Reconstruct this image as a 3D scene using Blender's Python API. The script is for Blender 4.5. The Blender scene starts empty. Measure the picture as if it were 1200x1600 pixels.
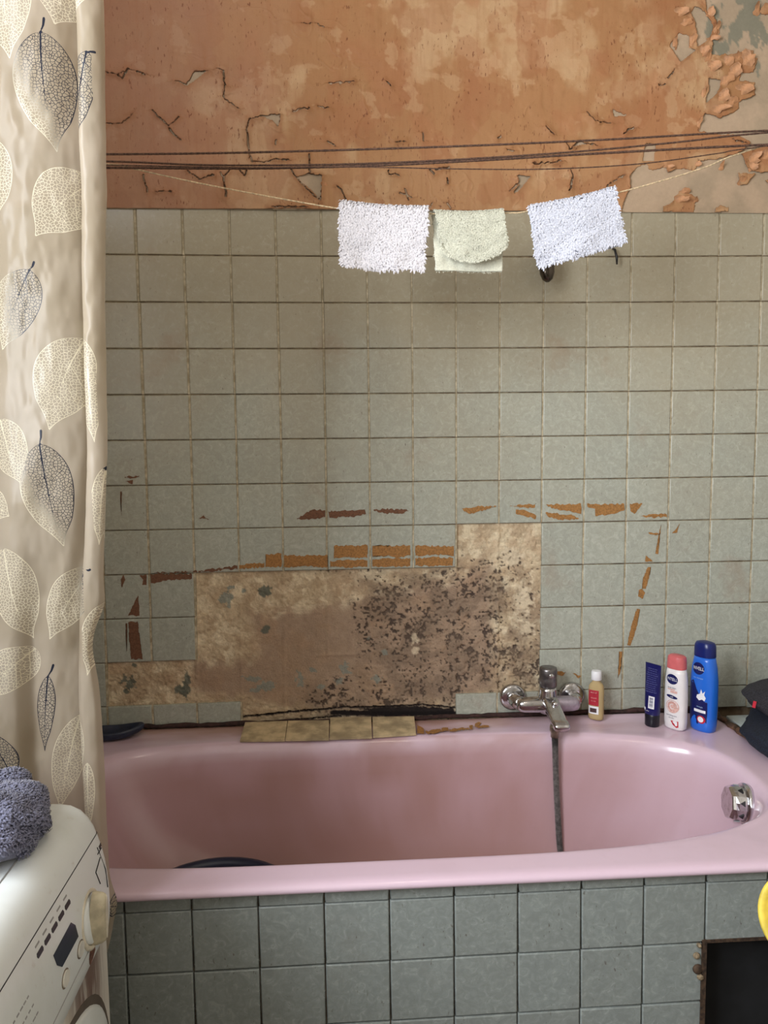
import bpy, bmesh, math, random
import numpy as np
from mathutils import Vector, Matrix

# ------------------------------------------------------------ camera, world, light
scn = bpy.context.scene
COL = scn.collection
FOC = 1200.0
CAM = np.array([0.46908, -1.91761, 1.35108])
YAW, PITCH, ROLL = -0.06061, -0.09243, 0.01106


def _rot(ya, pi_, ro):
    cy, sy, cp, sp, cr, sr = math.cos(ya), math.sin(ya), math.cos(pi_), math.sin(pi_), math.cos(ro), math.sin(ro)
    return (np.array([[cy, -sy, 0], [sy, cy, 0], [0, 0, 1]]) @ np.array([[1, 0, 0], [0, cp, -sp], [0, sp, cp]])
            @ np.array([[cr, 0, sr], [0, 1, 0], [-sr, 0, cr]]))


RM = _rot(YAW, PITCH, ROLL)
cam_d = bpy.data.cameras.new('camera')
cam = bpy.data.objects.new('camera', cam_d)
COL.objects.link(cam)
cam_d.sensor_fit = 'AUTO'
cam_d.sensor_width = 36
cam_d.lens = FOC / 1600 * 36
cam_d.clip_start = 0.02
m3 = np.stack([RM[:, 0], RM[:, 2], -RM[:, 1]], 1)
mw = Matrix([list(m3[0]) + [CAM[0]], list(m3[1]) + [CAM[1]], list(m3[2]) + [CAM[2]], [0, 0, 0, 1]])
cam.matrix_world = mw
scn.camera = cam

world = bpy.data.worlds.new('world')
scn.world = world
world.use_nodes = True
world.node_tree.nodes['Background'].inputs[0].default_value = (0.75, 0.86, 1.0, 1)
world.node_tree.nodes['Background'].inputs[1].default_value = 0.6
scn.view_settings.view_transform = 'Standard'
scn.view_settings.look = 'None'
scn.view_settings.gamma = 1
scn.view_settings.use_curve_mapping = False
scn.view_settings.exposure = 0.45
REAR = -3.0
LEFTX, RIGHTX, CEIL = -0.452, 1.98, 2.9
WY_0, WY_1, WZ0, WZ1 = -2.65, -1.25, 1.25, 2.55


def area(name, loc, rot, sx, sy, power, col):
    l = bpy.data.lights.new(name, 'AREA')
    l.shape = 'RECTANGLE'
    l.size, l.size_y, l.energy, l.color = sx, sy, power, col
    o = bpy.data.objects.new(name, l)
    COL.objects.link(o)
    o.location = loc
    o.rotation_euler = rot
    return o


# daylight coming in through the window in the left wall, above the washing machine
area('window_daylight', (LEFTX - 0.14, (WY_0 + WY_1) / 2, (WZ0 + WZ1) / 2), (0, math.radians(-90), 0),
     WZ1 - WZ0 - 0.05, WY_1 - WY_0 - 0.05, 80, (0.91, 0.95, 1.0))
# warm fill light added out of view (its fitting and bulb are built below)
lamp_d = bpy.data.lights.new('ceiling_fill', 'POINT')
lamp_d.energy = 6
lamp_d.color = (1.0, 0.86, 0.68)
lamp_d.shadow_soft_size = 0.09
lamp_o = bpy.data.objects.new('ceiling_fill', lamp_d)
COL.objects.link(lamp_o)
lamp_o.location = (0.75, -1.75, 2.58)

# ------------------------------------------------------------ helpers
def ray(x, y):
    return RM @ np.array([(x - 600) / FOC, 1, (800 - y) / FOC])


def onY(x, y, yy=0.0):
    d = ray(x, y)
    return CAM + d * ((yy - CAM[1]) / d[1])


def onZ(x, y, zz):
    d = ray(x, y)
    return CAM + d * ((zz - CAM[2]) / d[2])


def onX(x, y, xx):
    d = ray(x, y)
    return CAM + d * ((xx - CAM[0]) / d[0])


def lin(c):
    r = []
    for v in c[:3]:
        v = v / 255.0
        r.append(v / 12.92 if v <= 0.04045 else ((v + 0.055) / 1.055) ** 2.4)
    return tuple(r) + (1.0,)


def linA(a):
    a = np.clip(a / 255.0, 0, 1)
    return np.where(a <= 0.04045, a / 12.92, ((a + 0.055) / 1.055) ** 2.4)


_T = np.random.RandomState(7).rand(512, 512)


def vn(x, y, s=0):
    x = np.asarray(x, float) + 31.7 * s + 100
    y = np.asarray(y, float) + 17.3 * s + 100
    xi = np.floor(x).astype(int)
    yi = np.floor(y).astype(int)
    fx = x - xi
    fy = y - yi
    fx = fx * fx * (3 - 2 * fx)
    fy = fy * fy * (3 - 2 * fy)
    g = lambda a, b: _T[(a + 57 * s) % 512, (b + 113 * s) % 512]
    return (g(xi, yi) * (1 - fx) + g(xi + 1, yi) * fx) * (1 - fy) + (g(xi, yi + 1) * (1 - fx) + g(xi + 1, yi + 1) * fx) * fy


def fbm(x, y, s=0, o=4):
    r = 0
    a = 0.5
    n = 0
    for k in range(o):
        r = r + a * vn(x * 2 ** k, y * 2 ** k, s + k * 3)
        n += a
        a *= 0.55
    return r / n


def sstep(a, b, x):
    t = np.clip((x - a) / (b - a), 0, 1)
    return t * t * (3 - 2 * t)


def segd(px, pz, P, closed=False):
    d = np.full(px.shape, 9.0)
    side = np.zeros(px.shape)
    n = len(P)
    for k in range(n if closed else n - 1):
        a, b = P[k], P[(k + 1) % n]
        vx, vz = b[0] - a[0], b[1] - a[1]
        L = vx * vx + vz * vz + 1e-12
        t = np.clip(((px - a[0]) * vx + (pz - a[1]) * vz) / L, 0, 1)
        ex, ez = px - a[0] - t * vx, pz - a[1] - t * vz
        dd = np.sqrt(ex * ex + ez * ez)
        m = dd < d
        d = np.where(m, dd, d)
        side = np.where(m, np.sign(ez), side)
    return d, side


def inpoly(px, pz, P):
    ins = np.zeros(px.shape, bool)
    n = len(P)
    for k in range(n):
        a, b = P[k], P[(k + 1) % n]
        c = ((a[1] > pz) != (b[1] > pz))
        xx = (b[0] - a[0]) * (pz - a[1]) / ((b[1] - a[1]) + 1e-12) + a[0]
        ins ^= c & (px < xx)
    return ins


def psdf(px, pz, P):
    d, _ = segd(px, pz, P, True)
    return np.where(inpoly(px, pz, P), -d, d)


# ---- materials
class NT:
    def __init__(s, name):
        s.m = bpy.data.materials.new(name)
        s.m.use_nodes = True
        s.t = s.m.node_tree
        s.n = s.t.nodes
        s.b = s.n['Principled BSDF']
        s.out = s.n['Material Output']

    def add(s, typ, props=None, **ins):
        nd = s.n.new(typ)
        for k, v in (props or {}).items():
            setattr(nd, k, v)
        for k, v in ins.items():
            key = int(k[1:]) if k[0] == 'i' and k[1:].isdigit() else k
            s.set(nd.inputs[key], v)
        return nd

    def set(s, sock, v):
        if isinstance(v, bpy.types.NodeSocket):
            s.t.links.new(v, sock)
        else:
            if isinstance(v, tuple) and sock.type == 'VECTOR' and len(v) == 4:
                v = v[:3]
            sock.default_value = v

    def mix(s, f, a, b, bt='MIX'):
        nd = s.n.new('ShaderNodeMix')
        nd.data_type = 'RGBA'
        nd.blend_type = bt
        nd.clamp_factor = True
        s.set(nd.inputs[0], f)
        s.set(nd.inputs[6], a)
        s.set(nd.inputs[7], b)
        return nd.outputs[2]

    def math(s, op, a, b=0.0, c=None):
        nd = s.n.new('ShaderNodeMath')
        nd.operation = op
        s.set(nd.inputs[0], a)
        s.set(nd.inputs[1], b)
        if c is not None:
            s.set(nd.inputs[2], c)
        return nd.outputs[0]

    def ramp(s, f, a, b):
        nd = s.n.new('ShaderNodeMapRange')
        nd.interpolation_type = 'SMOOTHSTEP'
        s.set(nd.inputs[0], f)
        nd.inputs[1].default_value = a
        nd.inputs[2].default_value = b
        return nd.outputs[0]

    def pos(s, scale=(1, 1, 1), obj=False):
        v = s.n.new('ShaderNodeTexCoord').outputs['Object'] if obj else s.n.new('ShaderNodeNewGeometry').outputs['Position']
        return s.add('ShaderNodeVectorMath', dict(operation='MULTIPLY'), i0=v, i1=scale).outputs[0]

    def noise(s, vec, scale, detail=3.0, rough=0.55, dist=0.0):
        nd = s.add('ShaderNodeTexNoise', None, Vector=vec, Scale=scale, Detail=detail, Roughness=rough, Distortion=dist)
        return nd.outputs[0]

    def attr(s, name):
        return s.add('ShaderNodeAttribute', dict(attribute_name=name))

    def bump(s, h, strength=0.3, dist=0.002):
        s.set(s.b.inputs['Normal'], s.add('ShaderNodeBump', None, Height=h, Strength=strength, Distance=dist).outputs[0])

    def fin(s, col=None, rough=None, metal=None, **kw):
        if col is not None:
            s.set(s.b.inputs['Base Color'], col)
        if rough is not None:
            s.set(s.b.inputs['Roughness'], rough)
        if metal is not None:
            s.b.inputs['Metallic'].default_value = metal
        for k, v in kw.items():
            s.set(s.b.inputs[k.replace('_', ' ')], v)
        return s.m


def simple(name, c, rough=0.5, metal=0.0, var=0.08, scale=40.0, bump=0.0, **kw):
    n = NT(name)
    c = lin(c)
    f = n.noise(n.pos(obj=True), scale, 4.0)
    dk = tuple(v * (1 - var * 2) for v in c[:3]) + (1,)
    lt = tuple(min(1, v * (1 + var)) for v in c[:3]) + (1,)
    col = n.mix(n.ramp(f, 0.3, 0.7), dk, lt)
    if bump:
        n.bump(f, bump, 0.002)
    return n.fin(col, rough, metal, **kw)


# ---- mesh making
def obj(name, me, mat=None, parent=None, kind=None, smooth=False):
    o = bpy.data.objects.new(name, me)
    COL.objects.link(o)
    if mat is not None:
        if isinstance(mat, (list, tuple)):
            for x in mat:
                me.materials.append(x)
        else:
            me.materials.append(mat)
    if parent is not None:
        o.parent = parent
    if kind:
        o['kind'] = kind
    if smooth:
        me.polygons.foreach_set('use_smooth', np.ones(len(me.polygons), bool))
    return o


def tag(o, label, cat, group=None):
    o['label'] = label
    o['category'] = cat
    if group:
        o['group'] = group
    return o


def empty(name, loc, label=None, cat=None, group=None, rz=0.0):
    o = bpy.data.objects.new(name, None)
    COL.objects.link(o)
    o.location = loc
    o.rotation_euler = (0, 0, rz)
    o.empty_display_size = 0.05
    if label:
        tag(o, label, cat, group)
    return o


def pydata(name, v, f):
    me = bpy.data.meshes.new(name)
    me.from_pydata([tuple(map(float, p)) for p in v], [], [tuple(map(int, q)) for q in f])
    me.update()
    return me


def quads(name, V, F):
    """fast mesh from numpy vertices (n,3) and quads (m,4)"""
    me = bpy.data.meshes.new(name)
    me.vertices.add(len(V))
    me.vertices.foreach_set('co', np.asarray(V, np.float32).ravel())
    F = np.asarray(F, np.int32)
    me.loops.add(F.size)
    me.loops.foreach_set('vertex_index', F.ravel())
    me.polygons.add(len(F))
    me.polygons.foreach_set('loop_start', np.arange(0, F.size, F.shape[1], dtype=np.int32))
    me.update(calc_edges=True)
    me.validate()
    return me


def gridF(nu, nv, off=0):
    i, j = np.meshgrid(np.arange(nu - 1), np.arange(nv - 1), indexing='ij')
    a = (i * nv + j).ravel() + off
    return np.stack([a, a + nv, a + nv + 1, a + 1], 1)


def vcol(me, rgb, name='Col'):
    at = me.color_attributes.new(name, 'FLOAT_COLOR', 'POINT')
    c = np.ones((len(me.vertices), 4), np.float32)
    c[:, :3] = rgb
    at.data.foreach_set('color', c.ravel())


def fattr(me, name, a):
    at = me.attributes.new(name, 'FLOAT', 'POINT')
    at.data.foreach_set('value', np.asarray(a, np.float32).ravel())


def bmo(name, fn, mat, parent=None, smooth=False, kind=None):
    bm = bmesh.new()
    fn(bm)
    me = bpy.data.meshes.new(name)
    bm.normal_update()
    bm.to_mesh(me)
    bm.free()
    return obj(name, me, mat, parent, kind, smooth)


def bx(bm, x0, x1, y0, y1, z0, z1, bev=0.0, seg=2):
    r = bmesh.ops.create_cube(bm, size=1)
    vs = r['verts']
    for v in vs:
        v.co = Vector((x0 + (v.co.x + .5) * (x1 - x0), y0 + (v.co.y + .5) * (y1 - y0), z0 + (v.co.z + .5) * (z1 - z0)))
    if bev:
        es = list({e for v in vs for e in v.link_edges})
        bmesh.ops.bevel(bm, geom=es, offset=bev, segments=seg, profile=0.5, affect='EDGES')


def box(name, x0, x1, y0, y1, z0, z1, mat, parent=None, bev=0.0, seg=2, kind=None, smooth=False):
    return bmo(name, lambda bm: bx(bm, x0, x1, y0, y1, z0, z1, bev, seg), mat, parent, smooth, kind)


def frame_from(d):
    d = Vector(d).normalized()
    up = Vector((0, 0, 1)) if abs(d.z) < 0.95 else Vector((1, 0, 0))
    a = d.cross(up).normalized()
    b = d.cross(a).normalized()
    return d, a, b


def tube_me(name, pts, rad, n=10, caps=True, flat=1.0):
    """swept tube; rad float or list"""
    pts = [Vector(p) for p in pts]
    V, F = [], []
    L = len(pts)
    pa = None
    for k, p in enumerate(pts):
        d = (pts[min(k + 1, L - 1)] - pts[max(k - 1, 0)])
        d.normalize()
        if pa is None:
            _, a, b = frame_from(d)
        else:
            a = (pa - d * pa.dot(d)).normalized()
            b = d.cross(a).normalized()
        pa = a
        r = rad[k] if isinstance(rad, (list, tuple, np.ndarray)) else rad
        for i in range(n):
            t = 2 * math.pi * i / n
            V.append(p + a * (r * math.cos(t)) + b * (r * flat * math.sin(t)))
    for k in range(L - 1):
        for i in range(n):
            j = (i + 1) % n
            F.append((k * n + i, k * n + j, (k + 1) * n + j, (k + 1) * n + i))
    if caps:
        F.append(tuple(range(n - 1, -1, -1)))
        F.append(tuple((L - 1) * n + i for i in range(n)))
    return pydata(name, V, F)


def tube(name, pts, rad, mat, parent=None, n=10, smooth=True, flat=1.0, kind=None):
    return obj(name, tube_me(name, pts, rad, n, True, flat), mat, parent, kind, smooth)


def lathe(name, prof, mat, parent=None, axis=(0, 0, 1), org=(0, 0, 0), n=32, smooth=True, sx=1.0):
    """prof: list of (r, h) along axis"""
    d, a, b = frame_from(axis)
    o = Vector(org)
    V, F = [], []
    L = len(prof)
    for r, h in prof:
        for i in range(n):
            t = 2 * math.pi * i / n
            V.append(o + d * h + a * (r * sx * math.cos(t)) + b * (r * math.sin(t)))
    for k in range(L - 1):
        for i in range(n):
            j = (i + 1) % n
            F.append((k * n + i, (k + 1) * n + i, (k + 1) * n + j, k * n + j))
    if prof[0][0] > 1e-5:
        F.append(tuple(range(n)))
    if prof[-1][0] > 1e-5:
        F.append(tuple((L - 1) * n + i for i in range(n - 1, -1, -1)))
    me = pydata(name, V, F)
    bm = bmesh.new()
    bm.from_mesh(me)
    bmesh.ops.remove_doubles(bm, verts=bm.verts, dist=1e-6)
    bmesh.ops.recalc_face_normals(bm, faces=bm.faces)
    bm.to_mesh(me)
    bm.free()
    o = obj(name, me, mat, parent, None, smooth)
    return o


def smooth_pts(P, n):
    """Catmull-Rom through control points, n samples"""
    P = np.array(P, float)
    Q = np.vstack([2 * P[0] - P[1], P, 2 * P[-1] - P[-2]])
    t = np.linspace(0, len(P) - 1 - 1e-9, n)
    k = t.astype(int)
    f = (t - k)[:, None]
    a, b, c, d = Q[k], Q[k + 1], Q[k + 2], Q[k + 3]
    return 0.5 * ((2 * b) + (-a + c) * f + (2 * a - 5 * b + 4 * c - d) * f ** 2 + (-a + 3 * b - 3 * c + d) * f ** 3)


rnd = random.Random(11)
RS = np.random.RandomState(5)

# ------------------------------------------------------------ materials
def tile_material(name, green):
    n = NT(name)
    p = n.pos()
    oi = n.add('ShaderNodeObjectInfo')
    sh = n.add('ShaderNodeVectorMath', dict(operation='ADD'), i0=p, i1=n.add('ShaderNodeCombineXYZ', None, X=n.math('MULTIPLY', oi.outputs['Random'], 9.0), Z=n.math('MULTIPLY', oi.outputs['Random'], 5.0)).outputs[0]).outputs[0]
    f1 = n.noise(sh, 62.0, 5.0, 0.62, 1.4)
    f2 = n.noise(sh, 330.0, 3.0, 0.6)
    big = n.noise(p, 3.2, 3.0, 0.55)
    sep = n.add('ShaderNodeSeparateXYZ', None, i0=p)
    if green:
        ca, cb = lin((163, 166, 154)), lin((176, 179, 167))
        brown = lin((166, 148, 116))
    else:
        ca, cb = lin((128, 134, 132)), lin((140, 147, 144))
        brown = lin((120, 118, 108))
    base = n.mix(n.ramp(f1, 0.36, 0.64), ca, cb)
    base = n.mix(n.math('MULTIPLY', n.ramp(f2, 0.5, 0.75), 0.30), base, lin((120, 120, 108)))
    # yellow-brown film that grew from the top of the wall downwards
    h = n.math('ADD', sep.outputs[2], n.math('MULTIPLY', n.math('SUBTRACT', big, 0.5), 0.9))
    film = n.math('MULTIPLY', n.ramp(h, 1.0, 1.85), 0.62 if green else 0.2)
    base = n.mix(film, base, brown)
    base = n.mix(n.math('MULTIPLY', oi.outputs['Random'], 0.10), base, lin((112, 108, 96)))
    # rusty blotches and small drip specks
    bl = n.ramp(n.noise(p, 5.5, 4.0, 0.6), 0.56, 0.75)
    base = n.mix(n.math('MULTIPLY', bl, 0.30 if green else 0.06), base, lin((142, 104, 72)))
    sp = n.ramp(n.noise(n.pos((1, 1, 0.4)), 230.0, 2.0, 0.5), 0.665, 0.73)
    sp = n.math('MULTIPLY', sp, n.ramp(n.noise(p, 14.0, 2.0), 0.42, 0.62))
    base = n.mix(n.math('MULTIPLY', sp, 0.6), base, lin((66, 50, 38)))
    n.bump(f2, 0.06, 0.001)
    rough = n.math('ADD', n.math('MULTIPLY', f1, 0.20), 0.15)
    return n.fin(base, rough, Specular_IOR_Level=0.42)


M_TILE = tile_material('wall_tile_glaze', True)
M_ATILE = tile_material('apron_tile_glaze', False)
n = NT('grout_cream')
gf = n.noise(n.pos(), 60.0, 4.0)
M_GROUT = n.fin(n.mix(n.ramp(gf, .35, .7), lin((150, 138, 112)), lin((196, 184, 158))), 0.9)
n = NT('grout_brown')
gf = n.noise(n.pos(), 40.0, 4.0)
M_GROUT2 = n.fin(n.mix(n.ramp(gf, .35, .7), lin((92, 72, 52)), lin((160, 142, 112))), 0.9)
n = NT('joint_bed_dark')
gf = n.noise(n.pos(), 25.0, 4.0)
M_BED = n.fin(n.mix(n.ramp(gf, .4, .6), lin((96, 78, 60)), lin((134, 114, 90))), 0.95)


def col_material(name, fine=260.0, amt=0.16, rough=0.85, bump=0.25, streak=False):
    n = NT(name)
    c = n.attr('Col').outputs['Color']
    f = n.noise(n.pos(), fine, 4.0, 0.65)
    g = n.noise(n.pos(), fine * 0.2, 4.0, 0.6)
    v = n.math('ADD', n.math('MULTIPLY', n.math('SUBTRACT', f, .5), amt * 2.2), n.math('MULTIPLY', n.math('SUBTRACT', g, .5), amt * 1.6))
    v = n.math('ADD', v, 1.0)
    cc = n.add('ShaderNodeVectorMath', dict(operation='SCALE'), i0=c, Scale=v).outputs[0]
    if streak:
        s1 = n.ramp(n.noise(n.pos((1, 1, 0.30)), 230.0, 2.0, 0.5), 0.64, 0.70)
        s1 = n.math('MULTIPLY', s1, n.ramp(n.noise(n.pos(), 9.0, 2.0), 0.38, 0.6))
        s2 = n.ramp(n.noise(n.pos((1, 1, 0.08)), 90.0, 3.0, 0.5), 0.45, 0.8)
        cc = n.mix(n.math('MULTIPLY', s2, 0.28), cc, lin((150, 96, 62)))
        cc = n.mix(n.math('MULTIPLY', s1, 0.7), cc, lin((104, 54, 34)))
    n.bump(f, bump, 0.002)
    return n.fin(cc, rough, Specular_IOR_Level=0.25)


M_PAINT = col_material('peeling_orange_paint', 300.0, 0.07, 0.62, 0.12, True)
M_PLASTER = col_material('bare_plaster', 150.0, 0.10, 0.92, 0.35)
M_MORTAR = col_material('old_mortar', 260.0, 0.26, 0.95, 1.0)
M_WHITEWALL = simple('painted_white_wall', (176, 168, 156), 0.8, 0, 0.05, 6)
M_FLOOR = simple('floor_tile_grey', (120, 112, 100), 0.5, 0, 0.15, 12)
M_CLAYD = simple('bare_clay_reddish', (112, 76, 54), 0.8, 0, 0.14, 220)
M_CLAYO = simple('bare_clay_ochre', (158, 112, 60), 0.75, 0, 0.16, 220)

# ------------------------------------------------------------ back wall: structure
T = 0.11
ZT = 1.91
WCO = [[-0.00158, 0.01418, -0.01525, -0.00095, 0.01622, -0.01464, 0.01379, -0.03734, -0.00029, 0.02132],
       [0.00206, -0.01369, 0.02169, -0.01514, -0.00909, 0.00836, 0.00717, 0.00846, -0.01139, -0.00019]]
ACO = [[0.00027, 0.00051, -0.00363, 0.00659, -0.00072, 0.00466], [-0.0015, 0.0026, 0.0015, -0.00078, 0.00462, 0.02491]]


def wnode(i, j):
    """grid junction of the wall tiling, with the slight unevenness of the hand-laid rows"""
    a, b = min(max(i, -1), 14.3) / 10, min(max(j, 0), 11) / 10
    bs = [a ** p * b ** q for p in range(4) for q in range(4 - p)]
    return (i * T + sum(c * v for c, v in zip(WCO[0], bs)), ZT - j * T + sum(c * v for c, v in zip(WCO[1], bs)))


def anode(i, j):
    a, b = min(max(i, 0), 9) / 10, min(max(j, 0), 2) / 10
    bs = [1, a, b, a * b, a * a, b * b]
    return (0.1055 + i * T + sum(c * v for c, v in zip(ACO[0], bs)), 0.579 - j * T + sum(c * v for c, v in zip(ACO[1], bs)))


wall = box('wall_back', LEFTX, RIGHTX, 0.014, 0.12, 0, CEIL, M_BED, kind='structure')


def tile_mesh():
    """unit tile: face in XZ from -.5 to .5, front at y=0, cushion edges; 28 quads"""
    rings = [(0.0, 0.008), (0.0, 0.0022), (0.009, 0.0008), (0.024, 0.0)]
    V, F = [], []
    c = 0.007
    for ins, y in rings:
        h = 0.5 - ins
        for (sx, sz) in ((-1, -1), (1, -1), (1, 1), (-1, 1)):
            if sx * sz > 0:
                ps = [(sx * h, sz * (h - c)), (sx * (h - c), sz * h)]
            else:
                ps = [(sx * (h - c), sz * h), (sx * h, sz * (h - c))]
            if (sx, sz) in ((-1, -1),):
                ps = [(sx * h, sz * (h - c)), (sx * (h - c), sz * h)]
            if (sx, sz) == (1, -1):
                ps = [(sx * (h - c), sz * h), (sx * h, sz * (h - c))]
            if (sx, sz) == (1, 1):
                ps = [(sx * h, sz * (h - c)), (sx * (h - c), sz * h)]
            if (sx, sz) == (-1, 1):
                ps = [(sx * (h - c), sz * h), (sx * h, sz * (h - c))]
            for q in ps:
                V.append((q[0], y, q[1]))
    for k in range(len(rings) - 1):
        for i in range(8):
            j = (i + 1) % 8
            F.append((k * 8 + i, k * 8 + j, (k + 1) * 8 + j, (k + 1) * 8 + i))
    F.append(tuple(24 + i for i in range(8)))
    me = pydata('tile', V, F)
    me.polygons.foreach_set('use_smooth', np.array([1] * 24 + [0], bool))
    return me


TM = tile_mesh()
TM.materials.append(M_TILE)
TMA = TM.copy()
TMA.materials.clear()
TMA.materials.append(M_ATILE)


def put_tile(name, me, c00, c10, c01, gx, gz, y, parent, tilt=0.004):
    """c00 upper-left, c10 upper-right, c01 lower-left junction"""
    w = c10[0] - c00[0] - gx
    h = c00[1] - c01[1] - gz
    o = bpy.data.objects.new(name, me)
    COL.objects.link(o)
    o.parent = parent
    o.location = ((c00[0] + c10[0]) / 2 + (c01[0] - c00[0]) / 2, y + rnd.uniform(-.0004, .0004), (c00[1] + c01[1]) / 2 + (c10[1] - c00[1]) / 2)
    an = math.atan2(c10[1] - c00[1], c10[0] - c00[0])
    o.scale = (w, 1, h)
    o.rotation_euler = (rnd.gauss(0, tilt), -an, rnd.gauss(0, tilt))
    return o


missing = set()
for i in (7, 8):
    missing.add((i, 7))
for j in (8, 9):
    for i in range(1, 9):
        missing.add((i, j))
for i in range(-1, 9):
    missing.add((i, 10))
for i in (2, 3, 4, 5, 6):
    missing.add((i, 11))
GV, GF = [], []


def gstrip(x0, x1, z0, z1, x2, x3, y):
    b = len(GV)
    GV.extend([(x0, y, z0), (x1, y, z0), (x3, y, z1), (x2, y, z1), (x0, .014, z0), (x1, .014, z0), (x3, .014, z1), (x2, .014, z1)])
    GF.extend([(b, b + 1, b + 2, b + 3), (b + 4, b + 7, b + 6, b + 5), (b, b + 3, b + 7, b + 4), (b + 1, b + 5, b + 6, b + 2)])


HV, HF = [], []


def hstrip(c, d, g_, y):
    b = len(HV)
    HV.extend([(c[0], y, c[1] - g_), (d[0], y, d[1] - g_), (d[0], y, d[1] + g_), (c[0], y, c[1] + g_)])
    HV.extend([(v[0], .0138, v[2]) for v in HV[b:b + 4]])
    HF.extend([(b + 3, b + 2, b + 1, b), (b, b + 1, b + 5, b + 4), (b + 2, b + 3, b + 7, b + 6)])


for j in range(12):
    for i in range(-8, 18):
        if (i, j) in missing:
            continue
        a, b_, c = wnode(i, j), wnode(i + 1, j), wnode(i, j + 1)
        if j == 11:
            c = (c[0] * .5 + a[0] * .5, a[1] - 0.058 + 0.004 * math.sin(i * 1.7))
        if a[0] < LEFTX - .02 or b_[0] > RIGHTX + .1:
            continue
        gx = 0.0032 if i > 0 else 0.0045
        put_tile('tile', TM, a, b_, c, gx, 0.0015, 0.0, wall)
        # cream joint to the right of the tile
        d = wnode(i + 1, j + 1)
        if j == 11:
            d = (d[0] * .5 + b_[0] * .5, c[1])
        if j < 11 and (i, j + 1) not in missing:
            hstrip(c, d, .0011, .0030)
        if (i + 1, j) not in missing or True:
            gw = 0.0021 if i > 0 else 0.003
            gstrip(d[0] - gw, d[0] + gw, d[1] + .001, b_[1] - .001, b_[0] - gw, b_[0] + gw, 0.0016)
g = pydata('grout', GV, [f[::-1] for f in GF])
obj('grout', g, M_GROUT, wall, 'stuff')
obj('bed_joint', pydata('bed_joint', HV, HF), M_GROUT2, wall, 'stuff')

# ---- exposed mortar where the tiles are missing
def wpoly(P):
    return [tuple(onY(x, y, 0)[[0, 2]]) for x, y in P]


sp = 0.0022
gx0, gx1, gz0, gz1 = -0.13, 1.0, 0.60, 1.16
xs = np.arange(gx0, gx1, sp)
zs = np.arange(gz0, gz1, sp)
X, Z = np.meshgrid(xs, zs, indexing='ij')
PXC = 600 + FOC * 0  # unused
nodes_r = {}
big = fbm(X * 9, Z * 9, 1, 4)
med = fbm(X * 40, Z * 40, 2, 4)
fin = fbm(X * 150, Z * 150, 3, 3)
light = np.array([196, 176, 146.])
pale = np.array([218, 202, 172.])
damp = np.array([156, 132, 112.])
dmg = np.array([66, 55, 50.])
grey = np.array([134, 138, 128.])
bl = np.array([96, 100, 90.])
C = light + (pale - light) * sstep(.42, .62, med)[..., None]
# damp smooth patch, cream areas kept along the top band and right column
dp = wpoly([(385, 955), (560, 935), (700, 900), (770, 880), (780, 1090), (560, 1120), (300, 1090), (300, 1030), (400, 1030)])
ds = psdf(X + (big - .5) * .05, Z + (med - .5) * .05, dp)
kd = 1 - sstep(-0.03, 0.012, ds)
C = C * (1 - .85 * kd[..., None]) + damp * (.85 * kd[..., None])
top2 = psdf(X + (med - .5) * .03, Z + (big - .5) * .03, wpoly([(712, 818), (845, 818), (845, 885), (712, 890)]))
k2 = (1 - sstep(-.02, .01, top2)) * .5
C = C * (1 - k2[..., None]) + pale * k2[..., None]
k3 = sstep(.5, .7, fbm(X * 22, Z * 22, 8, 4)) * .35
C = C * (1 - k3[..., None]) + np.array([170, 140, 112.]) * k3[..., None]
# left smooth bare area
# mould: specks whose density follows the damp area
mp = wpoly([(560, 895), (700, 885), (775, 880), (800, 900), (845, 960), (845, 1075), (720, 1080), (700, 1118), (480, 1120), (480, 1090), (580, 1050), (570, 980)])
ms = psdf(X + (big - .5) * .09, Z + (med - .5) * .07, mp)
dens = 1 - sstep(-0.05, 0.06, ms)
dens = np.maximum(dens, .35 * (Z > wnode(4, 8)[1] - .012) * (X > .35) * (Z < wnode(4, 8)[1] + .01))
bp = wpoly([(480, 1085), (560, 1092), (712, 1085), (712, 1125), (480, 1125)])
dens = np.maximum(dens, .9 * (1 - sstep(-.02, .02, psdf(X, Z + (med - .5) * .03, bp))))
sk = fbm(X * 105, Z * 105, 21, 3)
sk2 = fbm(X * 210, Z * 210, 27, 2)
patch = sstep(.36, .62, fbm(X * 20, Z * 16, 41, 3))
mld = sstep(.65 - .14 * dens * patch, .70 - .11 * dens * patch, sk * .55 + sk2 * .45) * sstep(.02, .35, dens)
C = C * (1 - .82 * mld[..., None]) + dmg * (.82 * mld[..., None])
swl = sstep(.46, .54, fbm(X * 34 + 3 * med, Z * 34 - 3 * big, 47, 4)) * (1 - .8 * kd) * .45
C = C * (1 - swl[..., None]) + np.array([164, 140, 112.]) * swl[..., None]
hz = dens * .42 * sstep(.35, .65, fbm(X * 25, Z * 25, 40, 3))
C = C * (1 - hz[..., None]) + np.array([112, 96, 82.]) * hz[..., None]
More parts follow.
